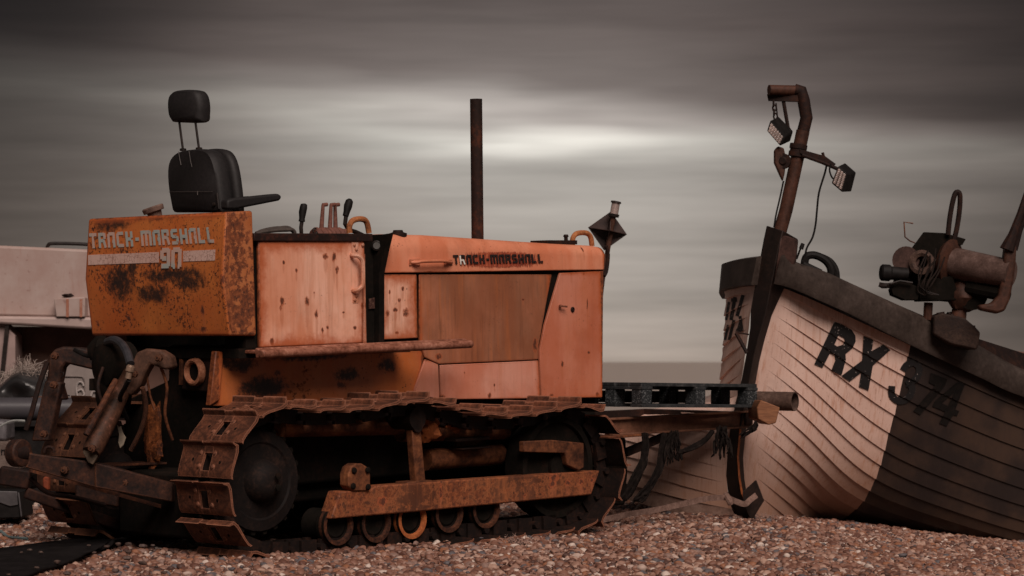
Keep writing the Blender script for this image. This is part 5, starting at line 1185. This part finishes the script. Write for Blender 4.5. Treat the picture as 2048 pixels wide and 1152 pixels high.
# steel pipe across the end of the pallet
e = P(1590, 803, 16.1); dr = Vector((-.86, .5, .01)).normalized(); s0 = e + dr * 1.3
mb = MB().lathe(e, dr, [(.0, .053), (0, .059), (.3, .059), (.3, .053), (.25, .053)], 28, cap=False)
o = mb.build('steel_pipe', rusty('scaly_pipe', [(.035, .02, .016), (.085, .05, .038), (.16, .10, .08)], 12, .7), None, loc=e); tag(o, 'short rusty open-ended pipe sticking out past the pallet toward the boat', 'pipe')
mb = MB().prism([P(x, y, 15.95) for x, y in [(1514, 815), (1522, 800), (1560, 815), (1552, 846), (1538, 850), (1516, 838)]], (-.03, .3, 0))
m = Mat('raw_orange_timber', .7); m.col(m.mix(m.step(m.noise(14, 4, .6, stretch=(1, 1, 8)), .35, .7), (.17, .065, .028), (.28, .115, .05))); 
o = mb.build('timber_block', m.m, None, bevel=.006, loc=P(1530, 830, 15.8)); tag(o, 'orange sawn timber block wedged under the pipe end', 'timber')
# white rope strop to the stem
def webbing(pts, w_, th, mb, sub=6):
    pp = cat_rom(pts, sub); vs = []
    for i, p in enumerate(pp):
        t = (pp[min(i + 1, len(pp) - 1)] - pp[max(i - 1, 0)]).normalized(); x = t.cross(Vector((0, -1, 0))).normalized() * w_ / 2; y = Vector((0, th / 2, 0))
        vs += [p - x - y, p + x - y, p + x + y, p - x + y]
    n = len(pp); return mb.add(vs, [(i * 4 + q, i * 4 + (q + 1) % 4, (i + 1) * 4 + (q + 1) % 4, (i + 1) * 4 + q) for i in range(n - 1) for q in range(4)] + [(0, 1, 2, 3), tuple((n - 1) * 4 + q for q in range(4))])
mb = MB(); webbing([P(*q) for q in [(1205, 1040, 15.75), (1260, 1028, 15.8), (1310, 1020, 15.85), (1360, 1009, 15.95), (1410, 998, 16.1), (1450, 995, 16.3), (1470, 1002, 16.24), (1489, 1008, 16.2), (1500, 1000, 16.2), (1513, 990, 16.24)]], .035, .012, mb)
mb.tube(cat_rom([P(*q) for q in [(1452, 990, 16.32), (1458, 1000, 16.26), (1462, 1008, 16.26)]], 3), .02, 8)
o = mb.build('towing_strop', rusty('worn_webbing', [(.09, .05, .04), (.2, .12, .095), (.32, .21, .17)], 30, .85, .002), None, loc=P(1300, 1030, 15.9)); tag(o, 'pale webbing strop stretched over the shingle and round the foot of the stem', 'strap')
# frayed ropes under the push arm
def frayed(path, n, spread, r, label):
    mb = MB(); pts = [P(*q) for q in path]
    for k in range(n):
        d_ = Vector((rnd.uniform(-1, 1), rnd.uniform(-1, 1), rnd.uniform(-.4, .4)))
        o_ = [(d_ * (.35 + 1.1 * i / len(pts)) + Vector((rnd.uniform(-1, 1), rnd.uniform(-1, 1), rnd.uniform(-1, 1))) * .45) * spread for i in range(len(pts))]
        q = [p + w_ for p, w_ in zip(pts, o_)]; e_ = rnd.randint(max(2, len(q) - 2), len(q)); mb.tube(cat_rom(q[:e_], 4), [r] * ((e_ - 1) * 4) + [r * .4], 5)
    o = mb.build('frayed_rope', M['rope'], None, loc=pts[0]); tag(o, label, 'rope', 'frayed ropes hanging from the push beam'); return o
M['rope'] = rusty('tarry_rope', [(.005, .004, .0035), (.012, .009, .008), (.035, .024, .02)], 40, .9, spec=.05)
YR = 15.55
frayed([(1290, 868, YR), (1290, 900, YR), (1285, 925, YR), (1270, 955, YR), (1256, 985, YR), (1244, 1000, YR)], 30, .020, .009, 'thick frayed black rope end nearest the tractor track')
frayed([(1328, 868, YR), (1322, 900, YR), (1318, 935, YR), (1300, 970, YR), (1285, 990, YR), (1272, 1002, YR)], 28, .018, .008, 'thick frayed black rope end hanging second from the track')
frayed([(1345, 866, YR), (1338, 885, YR), (1332, 905, YR), (1330, 925, YR)], 22, .03, .006, 'tangle of short black rope strands under the middle of the beam')
frayed([(1352, 868, YR), (1350, 890, YR), (1348, 905, YR), (1350, 922, YR)], 26, .04, .005, 'loose wiry rope tuft just right of the middle tangle')
frayed([(1425, 862, YR), (1410, 880, YR), (1385, 895, YR), (1362, 905, YR), (1358, 922, YR)], 16, .014, .009, 'slack black rope looping left under the beam')
frayed([(1445, 858, YR), (1446, 875, YR), (1446, 892, YR), (1444, 908, YR)], 36, .045, .006, 'bushy black rope tuft beside the boat stem')
frayed([(1512, 846, 15.7), (1506, 856, 15.7), (1500, 862, 15.7), (1482, 872, 15.7)], 24, .025, .006, 'frayed grey rope knot at the end of the beam')
# dan marker behind the tractor nose
YM = 17.6; base = P(1150, 1000, YM); base.z = -.05
DM = empty('marker_pole', base); tag(DM, 'brown marker pole with diamond radar reflector and small lamp behind the tractor nose', 'marker')
def dmb(mb, n_, mat, par=None, **k): mb.v = [v - base for v in mb.v]; return mb.build(n_, mat, par or DM, **k)
top = P(1228, 428, YM); dmb(MB().tube([base, P(1205, 560, YM), top], .017, 10), 'pole', M['gall'])
c = P(1215, 462, YM + .06); r_ = .135; mb = MB(); 
zax = (top - P(1205, 560, YM)).normalized(); xa = Vector((.97, .1, .0)).normalized(); ya = zax.cross(xa).normalized(); xa = ya.cross(zax)
for u, v_, w_ in ((xa, zax, ya), (ya, zax, xa), (xa, ya, zax)):
    q = [c + u * r_, c + v_ * r_, c - u * r_, c - v_ * r_]; mb.prism([p - w_ * .002 for p in q], w_ * .004)
dmb(mb, 'radar_reflector', plain('dark_reflector_plate', (.05, .028, .024), .5, .4))
mb = MB().lathe(top, zax, [(-.02, .02), (-.02, .035), (0, .037), (.0, .03)], 16).lathe(top + zax * .075, zax, [(0, .030), (.0, .036), (.012, .034), (.014, .02)], 16); lm = dmb(mb, 'lamp', M['dark_iron'])
gm_ = Mat('lamp_lens', .15); gm_.col((.55, .42, .38)); gm_.b.inputs['Transmission Weight'].default_value = .5; dmb(MB().lathe(top, zax, [(0, .028), (.075, .028)], 16), 'lens', gm_.m, lm)
# ---- left background boat
YL = 20.5; LB = P(60, 900, YL); LBo = empty('moored_boat', (LB.x, LB.y, -.1)); LBO = Vector((LB.x, LB.y, -.1)); tag(LBo, 'blurred white boat hull with ledge and rail far behind the tank', 'boat')
def lb(mb, n_, mat, par=None, **k): mb.v = [v - LBO for v in mb.v]; return mb.build(n_, mat, par or LBo, **k)
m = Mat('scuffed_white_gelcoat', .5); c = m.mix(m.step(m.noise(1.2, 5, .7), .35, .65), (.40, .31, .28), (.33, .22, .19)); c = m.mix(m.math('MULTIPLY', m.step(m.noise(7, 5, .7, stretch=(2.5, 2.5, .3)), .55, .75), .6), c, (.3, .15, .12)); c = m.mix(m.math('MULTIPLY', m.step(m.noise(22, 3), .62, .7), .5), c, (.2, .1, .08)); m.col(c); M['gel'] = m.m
def q3(px, py, d=0.0): return P(px, py, YL + d)
mb = MB().prism([q3(-700, 470), q3(-300, 485), q3(0, 491), q3(330, 506), q3(420, 520), q3(420, 640), q3(178, 636), q3(0, 632), q3(-700, 632)], (.3, .5, 0)); wl = lb(mb, 'topside', M['gel'], bevel=.02)
mb = MB().prism([q3(-700, 630, -.12), q3(0, 632, -.12), q3(420, 638, -.12), q3(420, 660, -.12), q3(170, 658, -.12), q3(0, 648, -.12), q3(-700, 648, -.12)], (.0, .5, 0)); lb(mb, 'rubbing_ledge', plain('pale_ledge', (.42, .31, .28), .5, .15, 3), bevel=.02)
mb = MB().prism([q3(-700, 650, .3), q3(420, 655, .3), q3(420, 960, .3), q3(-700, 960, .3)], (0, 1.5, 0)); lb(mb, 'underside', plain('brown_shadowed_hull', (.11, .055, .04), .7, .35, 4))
mb = MB().prism([q3(-60, 648, -.05), q3(8, 648, -.05), q3(30, 670, -.05), q3(32, 800, -.05), q3(-60, 800, -.05)], (0, .3, 0)); lb(mb, 'end_panel', plain('grey_pink_panel', (.30, .21, .19), .5, .15, 3), bevel=.01)
mb = MB().bar(q3(15, 650, -.08), q3(2, 775, -.08), .03, .03); lb(mb, 'stanchion', M['dark_iron'])
mb = MB().prism([q3(107, 597, -.14), q3(170, 594, -.14), q3(170, 634, -.14), q3(112, 634, -.14)], (0, .2, 0)); bx = lb(mb, 'vent_box', M['gel'], bevel=.008)
mb = MB().blob(q3(136, 591, -.05), .04, n=8, jit=.5, sq=(1.2, .8, .4)); lb(mb, 'vent_cap', M['dark_rust'], bx)
mb = MB()
for x in (135, 162): mb.bar(q3(x, 598, -.145), q3(x, 634, -.145), .01, .02)
lb(mb, 'rust_streak', rusty('streak', [(.2, .07, .04), (.35, .15, .1), (.4, .25, .2)]), bx)
mb = MB().tube(cat_rom([q3(93, 497, .1), q3(97, 490, .1), (q3(106, 487, .1)), q3(160, 488, .1), q3(230, 493, .1)], 4), .014, 8); lb(mb, 'hand_rail', M['dark_iron'])
# white tub with scratched numerals
TBp = P(160, 800, 18.6); mb = MB().prism([P(x, y, 18.6) for x, y in [(108, 725), (190, 728), (192, 742), (206, 760), (207, 792), (204, 840), (108, 840)]], (0, .35, 0))
tub = mb.build('plastic_tub', plain('grimy_grey_plastic', (.22, .18, .165), .5, .15, 5), None, bevel=.01, loc=TBp); tag(tub, 'grey plastic tub with white painted numerals behind the lift arm', 'tub')
def tq(mb, n_, mat, **k): mb.v = [v - TBp for v in mb.v]; return mb.build(n_, mat, tub, **k)
tq(MB().tube(cat_rom([P(x, y, 18.595) for x, y in [(110, 753), (158, 753), (167, 757), (169, 770), (169, 790)]], 4), .006, 6), 'moulded_rib', plain('rib_grey', (.14, .11, .10), .6))
mb = MB().tube(cat_rom([P(x, y, 18.59) for x, y in [(167, 772), (165, 766), (159, 764), (154, 769), (153, 780), (155, 792), (163, 795), (168, 788), (163, 779), (156, 782)]], 4), .008, 6).tube(cat_rom([P(x, y, 18.59) for x, y in [(182, 792), (185, 784), (191, 783), (195, 790), (192, 800), (183, 806)]], 4), .008, 6)
tq(mb, 'painted_number', plain('chalky_white', (.34, .29, .27), .7))
# net heap, tarpaulin, orange glove, grey pipe, shadow block, crate, boxes
def cloth_heap(name, pxs, Y, depth, mat, label, cat, seed, amp=.05):
    mb = MB(); n = len(pxs); rowsn = 7; vs = []
    for i in range(rowsn + 1):
        t = i / rowsn
        for (x, yt, yb) in pxs:
            p0 = P(x, yt, Y + depth * .5); p1 = P(x, yb, Y)
            z = p0.z + (p1.z - p0.z) * t ** 1.3; y = Y + depth * .5 - depth * .5 * math.sin(t * math.pi / 2)
            q = Vector((p0.x + (p1.x - p0.x) * t, y, z)); q += Vector((0, -1, .3)) * amp * noise.noise(Vector((q.x * 6, q.z * 9, seed))) + Vector((0, -1, 0)) * amp * .5 * abs(noise.noise(Vector((q.x * 14 + q.z * 10, q.z * 5, seed + 3))))
            vs.append(q)
    mb.add(vs, [(i * n + k, i * n + k + 1, (i + 1) * n + k + 1, (i + 1) * n + k) for i in range(rowsn) for k in range(n - 1)])
    o = mb.build(name, mat, None, sharp=60, loc=P(pxs[n // 2][0], pxs[n // 2][2], Y)); so = o.modifiers.new('th', 'SOLIDIFY'); so.thickness = .01
    sd = o.modifiers.new('sub', 'SUBSURF'); sd.levels = sd.render_levels = 2; tag(o, label, cat); return o
M['tarp'] = plain('black_tarpaulin', (.018, .016, .016), .38, .3, 8, .003, .5)
tx = [(-40, 800), (-10, 790), (8, 770), (25, 752), (42, 738), (55, 734), (75, 733), (90, 738), (105, 750), (120, 770)]
cloth_heap('tarpaulin', [(x, y, 796) for x, y in tx], 17.9, .5, M['tarp'], 'crumpled black tarpaulin heaped over the grey pipe at the left edge', 'tarpaulin', 2, .16)
mb = MB()
for k in range(420):
    cx = rnd.gauss(42, 34); cy = 730 + abs(cx - 55) * .5 + rnd.uniform(-4, 14) + abs(rnd.gauss(0, 8))
    if cx > 96: continue
    p = P(cx, cy, 18.1 + rnd.uniform(-.05, .25)); pts = [p]; d = Vector((rnd.uniform(-1, 1), rnd.uniform(-.6, .6), rnd.uniform(-.2, 1))).normalized()
    for i in range(5):
        d = (d + Vector((rnd.uniform(-1, 1), rnd.uniform(-1, 1), rnd.uniform(-1, 1))) * .75).normalized(); pts.append(pts[-1] + d * rnd.uniform(.012, .03))
    mb.tube(cat_rom(pts, 2), .0016, 3, cap=False)
o = mb.build('net_heap', plain('pale_monofilament', (.28, .22, .19), .6), None, loc=P(45, 770, 18.1)); tag(o, 'frizzy pale tangle of fishing net on top of the black tarpaulin', 'fishing net')
mb = MB().tube([P(112, 788, 17.75), P(117, 785, 17.72), P(124, 785, 17.7), P(130, 787, 17.7)], [.02, .022, .02, .012], 10).tube([P(126, 785, 17.69), P(132, 788, 17.68)], .009, 8).tube([P(125, 788, 17.69), P(129, 791, 17.68)], .008, 8)
o = mb.build('rubber_glove', plain('orange_rubber', (.45, .15, .08), .55), None, loc=P(118, 788, 17.72)); tag(o, 'small orange glove lying on the grey pipe', 'glove')
mb = MB().tube([P(124, 789, 17.66), P(132, 791, 17.66), P(140, 791.5, 17.66)], [.01, .008, .003], 8); o = mb.build('gutting_knife', M['rubber'], None, loc=P(130, 790, 17.66)); tag(o, 'black-handled knife next to the orange glove', 'knife')
mb = MB().lathe(P(-260, 818, 17.7), Vector((1, 0, 0)), [(0, .068), (0, .078), (1.75, .078), (1.75, .068)], 32, cap=False); o = mb.build('plastic_pipe', plain('grey_plastic_pipe', (.055, .05, .055), .35, .12, 6), None, loc=P(0, 820, 17.7)); tag(o, 'thick dark grey pipe lying level behind the tractor linkage', 'pipe')
def crate(poly, Y, dep, name, mat, label, cat, bev=.008):
    c_ = P(poly[0][0], poly[0][1], Y); mb = MB().prism([P(x, y, Y) for x, y in poly], (0, dep, 0)); o = mb.build(name, mat, None, bevel=bev, loc=c_); tag(o, label, cat); return o, c_
o, c_ = crate([(10, 843), (205, 838), (210, 1040), (40, 1040), (38, 940)], 17.5, .5, 'shadow_block', M['rubber'], 'large black block standing in for the shadow under the grey pipe', 'crate')  # dark block added where black shadow lies below the pipe
mb = MB().bar(P(10, 850, 17.47), P(205, 846, 17.47), .03, .03); mb.v = [v - c_ for v in mb.v]; mb.build('rim', M['rubber'], o, .004)
o, c_ = crate([(-40, 838), (12, 842), (13, 882), (-40, 880)], 16.6, .3, 'plastic_sack', plain('dull_grey_sack', (.10, .09, .095), .5, .3), 'grey sack at the left edge under the pipe', 'sack', .02)
o, c_ = crate([(-80, 884), (34, 884), (36, 940), (-80, 940)], 16.4, .35, 'cardboard_box', rusty('soggy_cardboard', [(.05, .035, .03), (.14, .10, .085), (.2, .15, .125)], 14, .9), 'worn printed carton behind the arm ball end', 'box')
mb = MB()
for k, x in enumerate((2, 8, 14)): mb.prism([P(x, 900, 16.396), P(x + 2, 900, 16.396), P(x + 2, 910, 16.396), P(x, 910, 16.396)], (0, .004, 0))
mb.bar(P(2, 900, 16.394), P(18, 900, 16.394), .002, .006); mb.v = [v - c_ for v in mb.v]; mb.build('print', M['rubber'], o)
o, c_ = crate([(-80, 940), (60, 945), (62, 980), (-80, 985)], 16.0, .4, 'net_bin', M['black_oily'], 'black bin standing between carton and lower crate', 'bin', .02)
o, c_ = crate([(-80, 982), (36, 984), (43, 1036), (-80, 1040)], 15.6, .4, 'lidded_crate', M['rubber'], 'black lidded crate on the shingle at the left edge', 'crate')
mb = MB().prism([P(x, y, 15.59) for x, y in [(-80, 980), (34, 983), (36, 1010), (20, 1013), (-2, 1005), (-80, 1005)]], (0, .02, 0)); mb.bar(P(37, 985, 15.58), P(43, 1034, 15.58), .01, .01); mb.v = [v - c_ for v in mb.v]; mb.build('lid', plain('grey_lid', (.07, .062, .064), .5, .3), o, .004)
mb = MB().tube(cat_rom([P(*q) for q in [(-20, 868, 16.3), (0, 853, 16.3), (20, 843, 16.3), (35, 841, 16.3), (50, 842, 16.3)]], 4), .008, 6)
o = mb.build('thin_rope', plain('pale_green_rope', (.22, .22, .21), .8), None, loc=P(0, 855, 16.3)); tag(o, 'thin pale rope arching over the grey sack', 'rope')
def groundpt(px, py, up=0.0):
    d = ray(px, py); t = CAMH / -d.z if d.z < 0 else 15; p = CAM + d * t
    for _ in range(6): p = CAM + d * ((gz(p.x, p.y) + up - CAMH) / d.z)
    return p
mb = MB().tube(cat_rom([groundpt(*q, .03) for q in [(-30, 1055), (0, 1062), (15, 1073), (35, 1076), (55, 1077)]], 4), .009, 6)
o = mb.build('thin_rope', plain('pale_green_rope', (.15, .2, .2), .8), None, loc=groundpt(10, 1070)); tag(o, 'thin greenish rope lying on pebbles near the rubber mat', 'rope')
# rubber mat on the shingle
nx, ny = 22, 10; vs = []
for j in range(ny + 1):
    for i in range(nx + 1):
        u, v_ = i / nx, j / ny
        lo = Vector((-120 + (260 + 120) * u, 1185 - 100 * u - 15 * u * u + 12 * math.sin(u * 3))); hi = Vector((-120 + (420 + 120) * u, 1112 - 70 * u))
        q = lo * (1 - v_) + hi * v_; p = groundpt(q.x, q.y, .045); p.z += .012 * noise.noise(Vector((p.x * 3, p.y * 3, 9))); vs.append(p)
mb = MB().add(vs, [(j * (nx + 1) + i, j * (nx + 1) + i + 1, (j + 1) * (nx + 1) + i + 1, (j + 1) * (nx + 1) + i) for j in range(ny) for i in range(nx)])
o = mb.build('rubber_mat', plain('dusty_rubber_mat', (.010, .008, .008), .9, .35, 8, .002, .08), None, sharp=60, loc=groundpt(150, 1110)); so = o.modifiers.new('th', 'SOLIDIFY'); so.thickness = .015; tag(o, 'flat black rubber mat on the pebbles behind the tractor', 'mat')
mb = MB()
for k in range(22):
    p = groundpt(rnd.uniform(0, 330), rnd.uniform(1085, 1150), .06); mb.blob(p, rnd.uniform(.008, .02), n=8, jit=.4, sq=(1.2, 1, .6))
o = mb.build('loose_pebbles', plain('dusky_pebbles', (.07, .042, .033), .7, .6, 40), None, loc=groundpt(150, 1110)); o['kind'] = 'stuff'; o['label'] = 'pebbles strewn over the rubber mat'
# folded rope bundle on the cab rail
mb = MB(); c0 = TM @ S(560, 464, BD + .12)
for k in range(12):
    pts = [TM @ (S(x, y + rnd.uniform(-1.5, 1.5), BD + .06 + .018 * k)) for x, y in [(512, 468), (525, 464 - k * .2), (550, 461 - .35 * k), (575, 459 - .3 * k), (585, 461), (590, 467)]]
    mb.tube(cat_rom(pts, 4), .010, 7)
o = mb.build('cable_bundle', plain('grey_brown_cable', (.06, .045, .038), .6, .3, 30), None, loc=c0); tag(o, 'bundle of dark cable lying on the cab side rail behind the seat', 'cable')
# dry grass tuft by the track
def tuft(px, py, n_, h_, label):
    mb = MB(); b_ = groundpt(px, py)
    for k in range(n_):
        p = b_ + Vector((rnd.gauss(0, .035), rnd.gauss(0, .03), 0)); d = Vector((rnd.uniform(-.7, .7), rnd.uniform(-.5, .5), 1)).normalized(); hh = h_ * rnd.uniform(.4, 1)
        mb.tube([p, p + d * hh * .6, p + d * hh + Vector((rnd.uniform(-.02, .02), 0, -.01))], [.002, .0016, .0007], 4)
        if rnd.random() < .6: mb.blob(p + d * hh * .7, .006, n=5, jit=.5)
    o = mb.build('dry_plant', plain('dry_stalks', (.32, .2, .16), .8), None, loc=b_); tag(o, label, 'plant')
tuft(1035, 1094, 60, .09, 'small dried plant tuft on the shingle against the track bottom')
tuft(1525, 1042, 30, .07, 'wispy dry weed at the foot of the boat stem')
tuft(1555, 1046, 22, .08, 'wispy dry weed under the white planking right of the stem')
